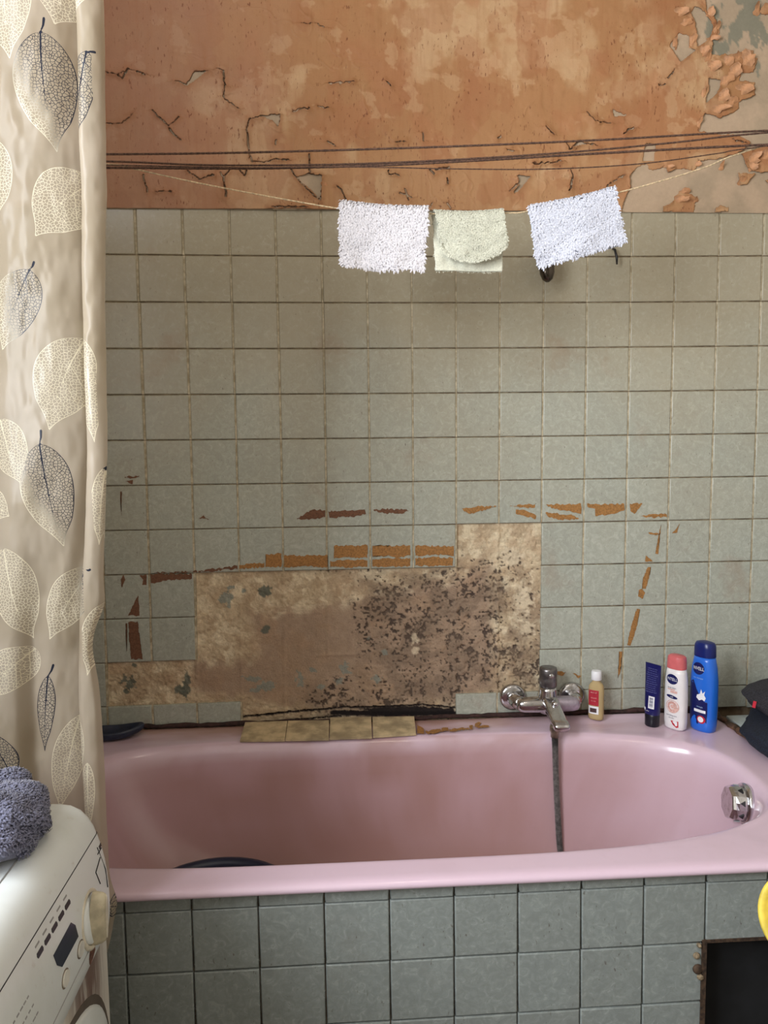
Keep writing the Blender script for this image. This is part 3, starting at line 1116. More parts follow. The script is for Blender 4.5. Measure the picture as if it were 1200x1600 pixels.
for d, dz in prof:
    q = min(1, -dz / .35)
    x, y = opening(d, 1 + 1.9 * q, 1 + .35 * q)
    rings.append((x, y, ztilt(iy) * (1 - q) + .632 * q + dz))
xx = np.array([r[0] for r in rings])
yy = np.array([r[1] for r in rings])
zz = np.array([r[2] for r in rings])
V = np.stack([xx, yy, zz], -1).reshape(-1, 3)
NR = len(rings)
F = []
k = np.arange(NB)
for r in range(NR - 1):
    F.append(np.stack([r * NB + k, r * NB + (k + 1) % NB, (r + 1) * NB + (k + 1) % NB, (r + 1) * NB + k], 1))
F = np.concatenate(F)
ce = len(V)
me = pydata('basin_shell', list(V) + [(.62, -.373, .253)], [tuple(f) for f in F] + [((NR - 1) * NB + i, (NR - 1) * NB + (i + 1) % NB, ce) for i in range(NB)])
Vc = np.vstack([V, [[.62, -.373, .253]]])
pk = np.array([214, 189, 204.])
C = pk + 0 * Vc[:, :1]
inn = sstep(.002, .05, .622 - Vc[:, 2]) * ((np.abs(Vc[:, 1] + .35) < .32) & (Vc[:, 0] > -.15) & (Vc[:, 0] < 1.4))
k = (inn * (.85 - .5 * sstep(.8, 1.3, Vc[:, 0])))[:, None]  # shade inside the bath painted in, easing off towards the tap end
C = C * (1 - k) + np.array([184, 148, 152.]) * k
# brown water film on the wall-side rim, stronger to the left, and old tide marks inside, deepened for the shade there
nse = fbm(Vc[:, 0] * 9, Vc[:, 1] * 22 + Vc[:, 2] * 14, 90, 4)
onrim = (Vc[:, 2] > .625) & (Vc[:, 1] > -.12)
k = np.where(onrim, sstep(-.095, -.02, Vc[:, 1] + (nse - .5) * .07) * (1 - sstep(.75, 1.12, Vc[:, 0])), 0) * .6
C = C * (1 - k[:, None]) + np.array([138, 96, 70.]) * k[:, None]
k = np.where((Vc[:, 2] < .63) & (Vc[:, 1] > -.25), (1 - sstep(.0, .95, np.abs(Vc[:, 0] - .55))) * sstep(.15, .8, nse) * .60, 0)
C = C * (1 - k[:, None]) + np.array([158, 118, 108.]) * k[:, None]
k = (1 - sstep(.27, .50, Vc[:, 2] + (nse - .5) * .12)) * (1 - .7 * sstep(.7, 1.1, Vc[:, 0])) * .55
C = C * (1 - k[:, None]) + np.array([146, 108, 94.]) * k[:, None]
tub = empty('bathtub', (0, 0, 0), 'pink enamelled bathtub built into grey tiled surround', 'bathtub')
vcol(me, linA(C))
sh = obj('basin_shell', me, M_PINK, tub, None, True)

M_CHROME = NT('worn_chrome')
fn = M_CHROME.noise(M_CHROME.pos(), 70.0, 5.0, .65)
M_CHROME = M_CHROME.fin(M_CHROME.mix(M_CHROME.ramp(fn, .45, .8), lin((205, 205, 208)), lin((150, 146, 142))), M_CHROME.math('ADD', M_CHROME.math('MULTIPLY', fn, .22), .05), 1.0)
M_CHROMEW = simple('lime_filmed_chrome', (186, 176, 190), .38, .75, .08, 90)
M_DARK = simple('black_plastic', (24, 24, 27), .35, 0, .1, 50)
# overflow cap on the tap-end wall
ov = empty('overflow_cap', (0, 0, 0))
ov.parent = tub
oc = np.array([1.322, -.398, .574])
axd = Vector((-1, .12, .10)).normalized()
lathe('collar', [(0, -.010), (.041, -.010), (.043, .002), (.041, .006), (.036, .007), (.034, .004), (.0, .004)], M_CHROME, ov, axd, oc, 36)


def facet(bm):
    d, a, b = frame_from(axd)
    o = Vector(oc)
    N = 16
    rgs = []
    for (r, h, w) in [(.033, .004, 0), (.036, .006, .0), (.036, .024, .0), (.035, .030, .002), (.033, .035, .002), (.031, .0365, .002), (.0001, .0365, 0)]:
        rg = []
        for i in range(N):
            t = 2 * math.pi * i / N
            rr = r - (w if i % 2 else -w * .3)
            rg.append(bm.verts.new(o + d * h + a * rr * math.cos(t) + b * rr * math.sin(t)))
        rgs.append(rg)
    for k in range(len(rgs) - 1):
        for i in range(N):
            j = (i + 1) % N
            bm.faces.new((rgs[k][i], rgs[k + 1][i], rgs[k + 1][j], rgs[k][j]))
    bmesh.ops.recalc_face_normals(bm, faces=bm.faces)


bmo('knob', facet, M_CHROME, ov)
for i in range(8):
    t = 2 * math.pi * (i + .5) / 8
    d, a, b = frame_from(axd)
    c = Vector(oc) + d * .016 + (a * math.cos(t) + b * math.sin(t)) * .0362
    nrm = (a * math.cos(t) + b * math.sin(t))
    tn = d.cross(nrm)
    V = [c + tn * .006 + d * -.003, c - tn * .006 + d * -.003, c + d * .007]
    V = [v - nrm * .003 for v in V] + [v + nrm * .0014 for v in V]
    obj('slot', pydata('slot', V, [(3, 4, 5), (2, 1, 0), (0, 1, 4, 3), (1, 2, 5, 4), (2, 0, 3, 5)]), M_DARK, ov)
# rust and old sealant on the wall-side rim
for P in [[(652, 1133), (662, 1139), (663, 1146), (652, 1146)], [(664, 1143), (688, 1139), (690, 1143), (668, 1147)], [(690, 1138), (700, 1137), (701, 1142), (690, 1143)], [(702, 1140), (732, 1137), (733, 1140), (703, 1143)],
          [(733, 1134), (739, 1133), (738, 1140), (734, 1139)], [(742, 1131), (748, 1128), (752, 1130), (748, 1134), (764, 1134), (764, 1136), (748, 1138), (742, 1135)]]:
    o = chip(P, M_CLAYO, 'Z', .6365)
    o.name = 'sealant_trace'
    o.parent = tub
seal = []
for k in range(90):
    x = -.2 + k * (1.64 / 89)
    seal.append((x, -.004 + .002 * math.sin(k * .9), .638 + .003 * rnd.random()))
tube('old_sealant', seal, [.0045 + .003 * rnd.random() for _ in seal], simple('dark_old_sealant', (58, 36, 32), .9, 0, .3, 80), tub, 8)
seal = [(1.442 + .004 * math.sin(k * 1.3), -.012 - k * .0115, .632 + .002 * rnd.random()) for k in range(56)]
tube('edge_sealant', seal, [.006 + .004 * rnd.random() for _ in seal], simple('brown_old_sealant', (96, 68, 50), .6, 0, .35, 60), tub, 8)

# ------------------------------------------------------------ loose half tiles along the rim
M_OLD = simple('mortar_smeared_tile', (190, 170, 134), .9, 0, .2, 26, .3)
pc = [((383, 1128), (449, 1126), (445, 1155), (375, 1156)), ((450, 1126), (514, 1125), (514, 1154), (446, 1155)), ((516, 1121), (580, 1120), (581, 1151), (515, 1153)), ((582, 1120), (647, 1119), (650, 1146), (583, 1150))]
lab = ['mortar-smeared broken tile, leftmost of the four leaning on the bath rim', 'mortar-smeared broken tile, second from the left along the bath rim',
       'mortar-smeared broken tile, third from the left along the bath rim', 'palest mortar-smeared broken tile, nearest the tap in the rim row']
for k, q in enumerate(pc):
    za = .6475
    zb = .6385
    A_, B_ = onZ(*q[0], za), onZ(*q[1], za)
    C_, D_ = onZ(*q[2], zb), onZ(*q[3], zb)
    A_[1] = min(A_[1], -.004)
    B_[1] = min(B_[1], -.004)
    bm = bmesh.new()
    nu, nv_ = 22, 12
    vv = []
    for i in range(nu + 1):
        for j in range(nv_ + 1):
            u, v = i / nu, j / nv_
            p = A_ * (1 - u) * (1 - v) + B_ * u * (1 - v) + C_ * u * v + D_ * (1 - u) * v
            e = 0 if i in (0, nu) or j in (0, nv_) else 1
            hh = .0014 * e * float(fbm(u * 3 + k * 5, v * 2, 15, 2))
            if k == 0:
                p = p + np.array([0, 0, -.0005])
            vv.append(bm.verts.new(p + np.array([0, 0, hh])))
    W_ = nv_ + 1
    for i in range(nu):
        for j in range(nv_):
            bm.faces.new((vv[i * W_ + j], vv[i * W_ + j + 1], vv[(i + 1) * W_ + j + 1], vv[(i + 1) * W_ + j]))
    bmesh.ops.recalc_face_normals(bm, faces=bm.faces)
    be_ = [e for e in bm.edges if e.is_boundary]
    r = bmesh.ops.extrude_edge_only(bm, edges=be_)
    for v in [x for x in r['geom'] if isinstance(x, bmesh.types.BMVert)]:
        v.co.z -= .0052
    bmesh.ops.holes_fill(bm, edges=[e for e in bm.edges if e.is_boundary])
    bmesh.ops.recalc_face_normals(bm, faces=bm.faces)
    me = bpy.data.meshes.new('broken_tile')
    bm.to_mesh(me)
    bm.free()
    tag(obj('broken_tile', me, M_OLD), lab[k], 'tile', 'broken tiles on the bath rim')

# ------------------------------------------------------------ mixer tap with hose
tap = empty('bath_mixer_tap', (0.99, 0, 0.687), 'chrome wall-mounted bath mixer tap with a hanging metal hose', 'tap')
tp = (0.99, 0, 0.687)
for sx, xx_ in ((-1, .913), (1, 1.069)):
    lx = xx_ - tp[0]
    rs = lathe('rosette', [(0, 0), (.034, 0), (.0345, .004), (.032, .010), (.026, .0125), (.0, .0125)], M_CHROME, tap, (0, -1, 0), (lx, -.001, .0), 36)
    tube('union', [(lx, -.010, 0), (lx, -.028, 0), (lx - sx * .004, -.046, 0), (lx - sx * .014, -.060, -.0005)], [.017, .017, .0175, .017], M_CHROME, tap, 20)


def bar(bm, sx):
    prof = [(.000, .0185, .021), (.02, .0185, .0205), (.045, .018, .020), (.062, .0175, .0195), (.073, .015, .0175), (.079, .010, .012), (.0805, .0005, .0005)]
    rgs = []
    for x, rz_, ry in prof:
        rg = []
        for i in range(20):
            t = 2 * math.pi * i / 20
            cx_, sz_ = math.cos(t), math.sin(t)
            e = .7
            rg.append(bm.verts.new((sx * x, -.064 + ry * math.copysign(abs(cx_) ** e, cx_), -.001 + rz_ * math.copysign(abs(sz_) ** e, sz_))))
        rgs.append(rg)
    for k in range(len(rgs) - 1):
        for i in range(20):
            bm.faces.new((rgs[k][i], rgs[k][(i + 1) % 20], rgs[k + 1][(i + 1) % 20], rgs[k + 1][i]))
    bmesh.ops.recalc_face_normals(bm, faces=bm.faces)


bmo('body', lambda bm: bar(bm, -1), M_CHROME, tap, True)
bmo('body', lambda bm: bar(bm, 1), M_CHROMEW, tap, True)
lathe('cartridge_housing', [(0, -.022), (.020, -.022), (.024, -.012), (.0245, .010), (.0225, .022), (.021, .036), (.0205, .044), (.0, .044)], M_CHROME, tap, (0, 0, 1), (0, -.064, 0), 32)
lathe('cap', [(.0, .045), (.0205, .045), (.022, .049), (.0225, .066), (.0215, .070), (.0225, .074), (.0225, .089), (.0205, .094), (.014, .0955), (.0, .0945)], simple('dulled_chrome', (120, 116, 116), .3, .8, .2, 60), tap, (0, 0, 1), (0, -.064, 0), 32)
lathe('cap_dimple', [(0, .0), (.006, .0), (.0065, .002), (.004, .003), (0, .003)], M_CHROME, tap, (0, -1, .1), (0.002, -.0858, .078), 16)


def spout(bm):
    P = [((0, -.070, .012), .018, .014), ((0.001, -.085, .009), .0195, .0145), ((.002, -.102, .000), .0198, .0135), ((.004, -.122, -.010), .0200, .012), ((.006, -.142, -.019), .0202, .0112), ((.008, -.160, -.027), .0200, .0105), ((.0085, -.166, -.0295), .016, .007)]
    rgs = []
    for k, (p, w, h) in enumerate(P):
        a = Vector(P[min(k + 1, len(P) - 1)][0]) - Vector(P[max(k - 1, 0)][0])
        a.normalize()
        sd = Vector((1, 0, 0))
        up = sd.cross(a).normalized()
        rg = []
        for i in range(20):
            t = 2 * math.pi * i / 20
            cx_, sz_ = math.cos(t), math.sin(t)
            rg.append(bm.verts.new(Vector(p) + sd * w * math.copysign(abs(cx_) ** .55, cx_) + up * h * math.copysign(abs(sz_) ** .55, sz_)))
        rgs.append(rg)
    for k in range(len(rgs) - 1):
        for i in range(20):
            bm.faces.new((rgs[k][i], rgs[k][(i + 1) % 20], rgs[k + 1][(i + 1) % 20], rgs[k + 1][i]))
    bm.faces.new(rgs[-1])
    bm.faces.new(rgs[0][::-1])
    bmesh.ops.recalc_face_normals(bm, faces=bm.faces)


bmo('spout', spout, M_CHROME, tap, True)
lathe('diverter_knob', [(0, 0), (.008, 0), (.009, .006), (.006, .010), (0, .011)], M_CHROME, tap, (0, -.5, 1), (.006, -.105, .011), 20)
lathe('hose_nut', [(0, 0), (.0115, 0), (.0125, .004), (.0125, .014), (.010, .018), (.010, .030), (0, .030)], simple('brass_toned_nut', (150, 138, 122), .3, .8, .15, 80), tap, (0, 0, -1), (-.0055, -.146, -.024), 14)
hp = smooth_pts([(-.0055, -.146, -.052), (-.0055, -.150, -.08), (-.0045, -.158, -.16), (-.003, -.172, -.25), (-.0015, -.188, -.32), (.004, -.215, -.38), (.03, -.26, -.425), (.1, -.30, -.428), (.16, -.26, -.428)], 560)
hr = [0.0067 + .0012 * (1 if k % 2 else -1) for k in range(len(hp))]
tube('shower_hose', [tuple(v) for v in hp], hr, simple('ribbed_steel_hose', (150, 144, 142), .35, .55, .2, 120), tap, 10, False)

# ------------------------------------------------------------ bottles on the rim
def se_loft(name, secs, mat, parent, N=48, nn=2.6, yflat=None):
    """sections (z, a, b[, cx, cy]); superellipse in XY"""
    V, F = [], []
    for s in secs:
        z, a, b = s[:3]
        cx_, cy_ = (s[3], s[4]) if len(s) > 3 else (0, 0)
        for i in range(N):
            t = 2 * math.pi * i / N
            c_, s_ = math.cos(t), math.sin(t)
            V.append((cx_ + a * math.copysign(abs(c_) ** (2 / nn), c_), cy_ + b * math.copysign(abs(s_) ** (2 / nn), s_), z))
    for k in range(len(secs) - 1):
        for i in range(N):
            j = (i + 1) % N
            F.append((k * N + i, k * N + j, (k + 1) * N + j, (k + 1) * N + i))
    F.append(tuple(range(N - 1, -1, -1)))
    F.append(tuple((len(secs) - 1) * N + i for i in range(N)))
    return obj(name, pydata(name, V, F), mat, parent, None, True)


def autosmooth(o, ang=40):
    bm = bmesh.new()
    bm.from_mesh(o.data)
    for e in bm.edges:
        if len(e.link_faces) == 2 and e.calc_face_angle(0) > math.radians(ang):
            e.smooth = False
    bm.to_mesh(o.data)
    bm.free()
    return o


class Surf:
    """front surface (towards -y) of a superellipse bottle, to lay flat print on"""
    def __init__(s, secs, nn=2.6, off=.0004):
        s.z = [q[0] for q in secs]
        s.a = [q[1] for q in secs]
        s.b = [q[2] for q in secs]
        s.cy = [q[4] if len(q) > 3 else 0 for q in secs]
        s.nn = nn
        s.off = off

    def __call__(s, x, z, lift=0.0):
        a, b, cy = np.interp(z, s.z, s.a), np.interp(z, s.z, s.b), np.interp(z, s.z, s.cy)
        q = min(abs(x) / a, .999)
        return Vector((x, cy - b * (1 - q ** s.nn) ** (1 / s.nn) - s.off - lift, z))


def decal(name, S_, outline, mat, parent, lift=0.0, rings_=6):
    cx_ = sum(p[0] for p in outline) / len(outline)
    cz_ = sum(p[1] for p in outline) / len(outline)
    N = len(outline)
    V, F = [S_(cx_, cz_, lift)], []
    for r in range(1, rings_ + 1):
        t = r / rings_
        for p in outline:
            V.append(S_(cx_ + (p[0] - cx_) * t, cz_ + (p[1] - cz_) * t, lift))
    for i in range(N):
        j = (i + 1) % N
        F.append((0, 1 + j, 1 + i))
        for r in range(rings_ - 1):
            a = 1 + r * N
            F.append((a + i, a + j, a + N + j, a + N + i))
    return obj(name, pydata(name, V, F), mat, parent)


def rect(x0, x1, z0, z1, m=6):
    P = []
    for k in range(m):
        P.append((x0 + (x1 - x0) * k / m, z0))
    for k in range(m):
        P.append((x1, z0 + (z1 - z0) * k / m))
    for k in range(m):
        P.append((x1 - (x1 - x0) * k / m, z1))
    for k in range(m):
        P.append((x0, z1 - (z1 - z0) * k / m))
    return P


def ell(cx_, cz_, a, b, n_=28, rot=0):
    return [(cx_ + a * math.cos(t) * math.cos(rot) - b * math.sin(t) * math.sin(rot), cz_ + a * math.cos(t) * math.sin(rot) + b * math.sin(t) * math.cos(rot)) for t in [2 * math.pi * k / n_ for k in range(n_)]]


def text_on(S_, txt, x, z, size, mat, parent, lift=.0003, name='lettering', rot=0.0, wscale=1.0):
    cu = bpy.data.curves.new('t', 'FONT')
    cu.body = txt
    cu.size = size
    cu.align_x = 'CENTER'
    cu.align_y = 'CENTER'
    cu.resolution_u = 3
    to = bpy.data.objects.new('t', cu)
    COL.objects.link(to)
    dg = bpy.context.evaluated_depsgraph_get()
    me = bpy.data.meshes.new_from_object(to.evaluated_get(dg))
    bpy.data.objects.remove(to)
    bm = bmesh.new()
    bm.from_mesh(me)
    bmesh.ops.remove_doubles(bm, verts=bm.verts, dist=1e-5)
    c_, s_ = math.cos(rot), math.sin(rot)
    for v in bm.verts:
        u, w = v.co.x * wscale, v.co.y
        v.co = S_(x + u * c_ - w * s_, z + u * s_ + w * c_, lift)
    bm.to_mesh(me)
    bm.free()
    me.materials.clear()
    o = obj(name, me, mat, parent)
    return o


P_NAVY = simple('print_navy', (14, 22, 84), .35, 0, .03)
P_WHITE = simple('print_white', (235, 235, 238), .4, 0, .03)
P_PINK = simple('print_rose', (222, 178, 168), .4, 0, .1, 300)
P_PINKD = simple('print_rose_dark', (196, 140, 132), .4, 0, .1, 300)
P_RED = simple('print_red', (188, 30, 48), .4, 0, .03)
P_LBLUE = simple('print_lavender', (120, 124, 178), .4, 0, .05)
P_TEAL = simple('print_pale_blue', (168, 200, 232), .4, 0, .05)
ZB = 0.6305

# tall blue shampoo bottle
hb = .196
bb = [(0, .026, .017), (.004, .0305, .0205), (.02, .0325, .022), (.08, .034, .0228), (.13, .0335, .0225), (.16, .0305, .0212), (.176, .027, .020), (.186, .0245, .0192)]
bt = empty('shampoo_bottle', (1.363, -.126, ZB), 'tall blue shampoo bottle with a navy cap, rightmost on the bath rim', 'bottle', rz=math.radians(-64))
S1 = Surf(bb)
se_loft('bottle_body', bb, simple('blue_plastic', (34, 104, 208), .3, 0, .02, 20, Coat_Weight=.2), bt)
autosmooth(se_loft('cap', [(.186, .0243, .0192), (.187, .0258, .0202), (.208, .0252, .0198), (.216, .0242, .0190), (.221, .021, .0165), (.2235, .012, .010), (.224, .002, .002)], simple('navy_cap', (14, 30, 98), .3, 0, .02), bt))
decal('badge', S1, ell(-.002, .158, .0165, .0150), P_NAVY, bt)
text_on(S1, 'NVELL', -.001, .158, .0115, P_WHITE, bt, wscale=.95)
text_on(S1, 'care shampoo', .000, .135, .0048, P_TEAL, bt)
decal('label', S1, [(-.024, .022), (.000, .020), (.023, .026), (.0245, .05), (.0245, .078), (.010, .086), (-.004, .106), (-.014, .128), (-.023, .122), (-.0255, .09)], P_NAVY, bt)
decal('splash', S1, [(.004, .080), (.012, .084), (.018, .081), (.021, .089), (.017, .096), (.019, .106), (.013, .099), (.009, .109), (.006, .097), (-.002, .093), (-.004, .086)], P_WHITE, bt, .0003)
decal('label_panel', S1, rect(-.010, .021, .050, .057), P_WHITE, bt, .0003)
text_on(S1, 'strength', .006, .064, .005, P_TEAL, bt)
decal('seal', S1, ell(.010, .033, .011, .010), P_RED, bt, .0003)
decal('seal', S1, ell(.009, .033, .0075, .007), P_WHITE, bt, .0005)

# white lotion bottle
wb = [(0, .022, .013), (.004, .0265, .0165), (.02, .028, .018), (.08, .0285, .0185), (.12, .0275, .018), (.142, .025, .0172), (.154, .0225, .0165)]
wt = empty('lotion_bottle', (1.300, -.110, ZB), 'white lotion bottle with a salmon pink cap between two blue containers', 'bottle', rz=math.radians(-58))
S2 = Surf(wb)
se_loft('bottle_body', wb, simple('white_plastic', (232, 228, 228), .35, 0, .02), wt)
autosmooth(se_loft('cap', [(.153, .0226, .0166), (.154, .0236, .0174), (.176, .0228, .0168), (.183, .0215, .0158), (.1865, .017, .012), (.188, .004, .003)], simple('salmon_cap', (206, 104, 106), .32, 0, .05), wt))
decal('badge', S2, ell(-.001, .128, .0155, .0125, rot=-.15), P_NAVY, wt)
text_on(S2, 'NTELL', .000, .128, .0100, P_WHITE, wt, wscale=.95, rot=-.05)
text_on(S2, 'body lotion', .000, .107, .0048, P_NAVY, wt)
decal('label_band', S2, rect(-.004, .014, .094, .100), P_PINK, wt)
decal('label_band', S2, rect(-.012, .008, .101, .104), P_PINK, wt)
decal('badge', S2, ell(.000, .084, .015, .0042, rot=-.1), P_NAVY, wt)
text_on(S2, 'milk', .000, .084, .005, P_WHITE, wt)
decal('swirl', S2, ell(.002, .060, .0175, .0165), P_PINK, wt)
for k in range(3):
    O = []
    r0 = .015 - .0042 * k
    for q in range(20):
        t = .6 * k + q * .22
        O.append((.002 + r0 * math.cos(t), .060 + r0 * math.sin(t)))
    for q in range(19, -1, -1):
        t = .6 * k + q * .22
        O.append((.002 + (r0 - .0014) * math.cos(t), .060 + (r0 - .0014) * math.sin(t)))
    V = [S2(p[0], p[1], .0004) for p in O]
    obj('swirl', pydata('swirl', V, [(i, i + 1, 38 - i, 39 - i) for i in range(19)]), P_PINKD if k % 2 else P_WHITE, wt)
text_on(S2, 'nourishing care', .000, .037, .0046, P_NAVY, wt)
text_on(S2, 'dry skin', .000, .031, .0046, P_NAVY, wt)
decal('seal', S2, [(-.002, .024), (.018, .025), (.018, .010), (.013, .008), (.004, .014)], P_RED, wt, .0002)
decal('seal', S2, [(.003, .0225), (.0155, .0235), (.0155, .014), (.012, .012)], P_WHITE, wt, .0004)

# dark navy tube standing on its cap
tb = [(.030, .0185, .0150), (.034, .0195, .0155), (.06, .0205, .0140), (.10, .0215, .0105), (.135, .0225, .0055), (.150, .023, .0022), (.158, .0232, .0012)]
tt = empty('cream_tube', (1.251, -.085, ZB), 'dark navy cream tube standing on its black cap on the bath rim', 'tube', rz=math.radians(-60))
S3 = Surf(tb)
autosmooth(se_loft('tube_body', tb, simple('navy_tube', (16, 18, 84), .3, 0, .03), tt, nn=2.2), 60)
autosmooth(se_loft('cap', [(0, .0165, .0155), (.002, .0178, .0165), (.028, .0185, .0165), (.031, .0175, .0150)], simple('black_cap', (12, 14, 26), .35, 0, .03), tt, nn=2.1))
for k in range(12):
    w = [.013, .014, .012, .014, .013, .010, .013, .014, .012, .013, .011, .008][k]
    text_on(S3, ('a gentle care cream', 'for hands and nails', 'apply every day and', 'massage until absorbed')[k % 4], 0.001, .146 - k * .0052, .0035, P_LBLUE, tt)
decal('barcode_label', S3, rect(-.002, .014, .047, .078), P_WHITE, tt)
for k in range(9):
    z0 = .051 + k * .0027
    decal('barcode_bar', S3, rect(.001, .011, z0, z0 + (.0016 if k % 3 else .0009), 2), P_NAVY, tt, .0003, 2)
text_on(S3, '75 ml e', -.006, .040, .005, P_WHITE, tt)
decal('lettering', S3, ell(-.012, .044, .003, .0035), P_WHITE, tt, .0002)

# small amber bottle
ab = [(0, .0165, .0105), (.003, .019, .0125), (.012, .0195, .013), (.075, .0195, .013), (.086, .0185, .0125), (.093, .015, .0105), (.098, .0100, .0095), (.104, .0088, .0088)]
at = empty('amber_bottle', (1.122, -.040, .635), 'small clear bottle of amber liquid with a white cap beside the tap', 'bottle', rz=math.radians(-35))
S4 = Surf(ab)
n = NT('amber_clear_plastic')
M_AMB = n.fin(lin((214, 190, 142)), .08, Transmission_Weight=.4, IOR=1.2)
se_loft('bottle_body', ab, M_AMB, at)
autosmooth(se_loft('cap', [(.103, .0125, .0125), (.104, .0132, .0132), (.122, .0130, .0130), (.126, .0118, .0118), (.127, .006, .006)], P_WHITE, at, nn=2))
decal('label', S4, rect(-.0165, .010, .038, .078), simple('print_crimson', (172, 40, 56), .4, 0, .08, 200), at)
text_on(S4, 'care oil', -.003, .072, .0055, P_PINK, at)
text_on(S4, 'almond', -.003, .058, .0050, P_PINK, at)
text_on(S4, 'for skin', -.003, .050, .0040, P_PINK, at)
decal('label', S4, rect(-.0165, .010, .016, .036), P_WHITE, at)
decal('barcode_bar', S4, rect(-.012, .005, .020, .031), simple('print_brown', (72, 48, 48), .5), at, .0003)

# ------------------------------------------------------------ shower holder on the wall
hd = empty('shower_holder', (0.985, 0, 1.75), 'dark chrome shower holder on the tiled wall behind the right washcloth', 'shower holder')
lathe('wall_plate', [(0, 0), (.019, 0), (.019, .006), (.012, .010), (0, .010)], M_CHROME, hd, (0, -1, 0), (0.008, 0, .03), 24)
tube('arm', [(0.008, -.005, .03), (.004, -.03, .03), (0, -.045, .026)], .009, M_CHROME, hd, 12)
tube('holder_cup', [(-.004, -.050, .055), (-.004, -.051, .02), (-.003, -.052, -.002), (-.002, -.052, -.016), (-.002, -.052, -.0225)], [.0175, .0185, .0175, .0125, .004], simple('dark_chrome', (92, 84, 76), .22, .95, .2, 60), hd, 20)
hk = empty('wall_hook', (1.162, 0, 1.79), 'small dark hook on the wall tiles right of the right washcloth', 'hook')
tube('hook_pin', [(0, 0.004, .03), (0, -.012, .024), (.003, -.018, .004), (.005, -.014, -.012)], [.003, .003, .0035, .002], M_DARK, hk, 8)

# ------------------------------------------------------------ clotheslines
YL = -.35


def lpt(px_, py_, y=YL):
    return tuple(onY(px_, py_, y))


M_ROPE = simple('old_brown_cord', (92, 66, 52), .9, 0, .3, 300, .5)
M_STR = simple('thin_cream_string', (214, 190, 152), .8, 0, .2, 200)


def rope(pts, r, label, mat, twist=True):
    P = [lpt(*p[:2], y=(p[2] if len(p) > 2 else YL)) for p in pts]
    a = P[0]
    b = P[1]
    k = (a[0] - (LEFTX)) / (b[0] - a[0])
    P = [tuple(a[i] - (b[i] - a[i]) * k * (1 if i == 0 else .5) for i in range(3))] + P
    a, b = P[-1], P[-2]
    k = (RIGHTX - a[0]) / (a[0] - b[0])
    P = P + [tuple(a[i] + (a[i] - b[i]) * k * (1 if i == 0 else .8) for i in range(3))]
    Q = smooth_pts(P, 420)
    rr = r if not twist else [r * (1 + .10 * math.sin(k * 2.1)) for k in range(len(Q))]
    o = tube('clothesline', [tuple(q) for q in Q], rr, mat, None, 8)
    return tag(o, label, 'clothesline', 'cords stretched above the bath')


rope([(165, 241), (400, 238), (700, 229), (950, 218), (1200, 204)], .0021, 'brown cord stretched above the bath, topmost of the clotheslines', M_ROPE)
rope([(165, 252), (330, 258, -.345), (520, 257, -.345), (700, 250, -.345), (900, 237), (1060, 222), (1200, 207)], .0019, 'brown cord second from the top, rising towards the right wall', M_ROPE)
rope([(165, 262), (400, 263), (600, 258), (760, 250), (930, 240), (1200, 226)], .0024, 'thickest brown cord, third from the top of the clotheslines', M_ROPE)
rope([(165, 258, -.36), (400, 262, -.36), (560, 261, -.36), (720, 264, -.36), (860, 264, -.36), (1000, 256), (1120, 240), (1200, 228)], .0012, 'thin faded brown cord, lowest of the brown clotheslines', M_ROPE)
rope([(165, 256, -.34), (200, 262, -.34), (335, 291, -.34), (530, 326, -.34), (600, 330, -.34), (680, 334, -.34), (790, 333, -.34), (830, 329, -.34), (960, 302, -.34), (1025, 285, -.34), (1100, 262, -.34), (1200, 226, -.34)], .0014,
     'thin cream string sagging under the three washcloths', M_STR)

# ------------------------------------------------------------ terry cloth
def terry_material(name, c, var=.12):
    n = NT(name)
    f = n.noise(n.pos(), 420.0, 3.0, .6)
    g_ = n.noise(n.pos(), 40.0, 3.0, .6)
    c = lin(c)
    d = tuple(v * (1 - var * 2) for v in c[:3]) + (1,)
    col = n.mix(n.ramp(f, .3, .7), d, c)
    col = n.mix(n.math('MULTIPLY', n.ramp(g_, .4, .8), .15), col, d)
    return n.fin(col, .95, Sheen_Weight=.3, Specular_IOR_Level=.1)


def tufts(P, Nn, length, width, seed, lean=.8):
    """short looped threads standing on points P with normals Nn -> quads mesh arrays"""
    R = np.random.RandomState(seed)
    n_ = len(P)
    a = R.normal(size=(n_, 3))
    a -= (a * Nn).sum(1)[:, None] * Nn
    a /= np.linalg.norm(a, axis=1)[:, None] + 1e-9
    b = np.cross(Nn, a)
    L = length * (.6 + .8 * R.rand(n_))[:, None]
    w = width * (.7 + .6 * R.rand(n_))[:, None]
    down = np.array([0, 0, -1.0]) * .5
    p0 = P
    p1 = P + Nn * L * .55 + a * L * .25 * lean
    p2 = P + Nn * L * .85 + a * L * .75 * lean + down * L * .3
    p3 = P + Nn * L * .55 + a * L * 1.15 * lean + down * L * .5
    rows = []
    for p, k in ((p0, .8), (p1, 1.0), (p2, 1.0), (p3, .55)):
        rows += [p - b * w * k / 2, p + b * w * k / 2]
    V = np.stack(rows, 1).reshape(-1, 3)
    base = (np.arange(n_) * 8)[:, None]
    F = np.concatenate([base + np.array([[0, 1, 3, 2]]), base + np.array([[2, 3, 5, 4]]), base + np.array([[4, 5, 7, 6]])])
    return V, F


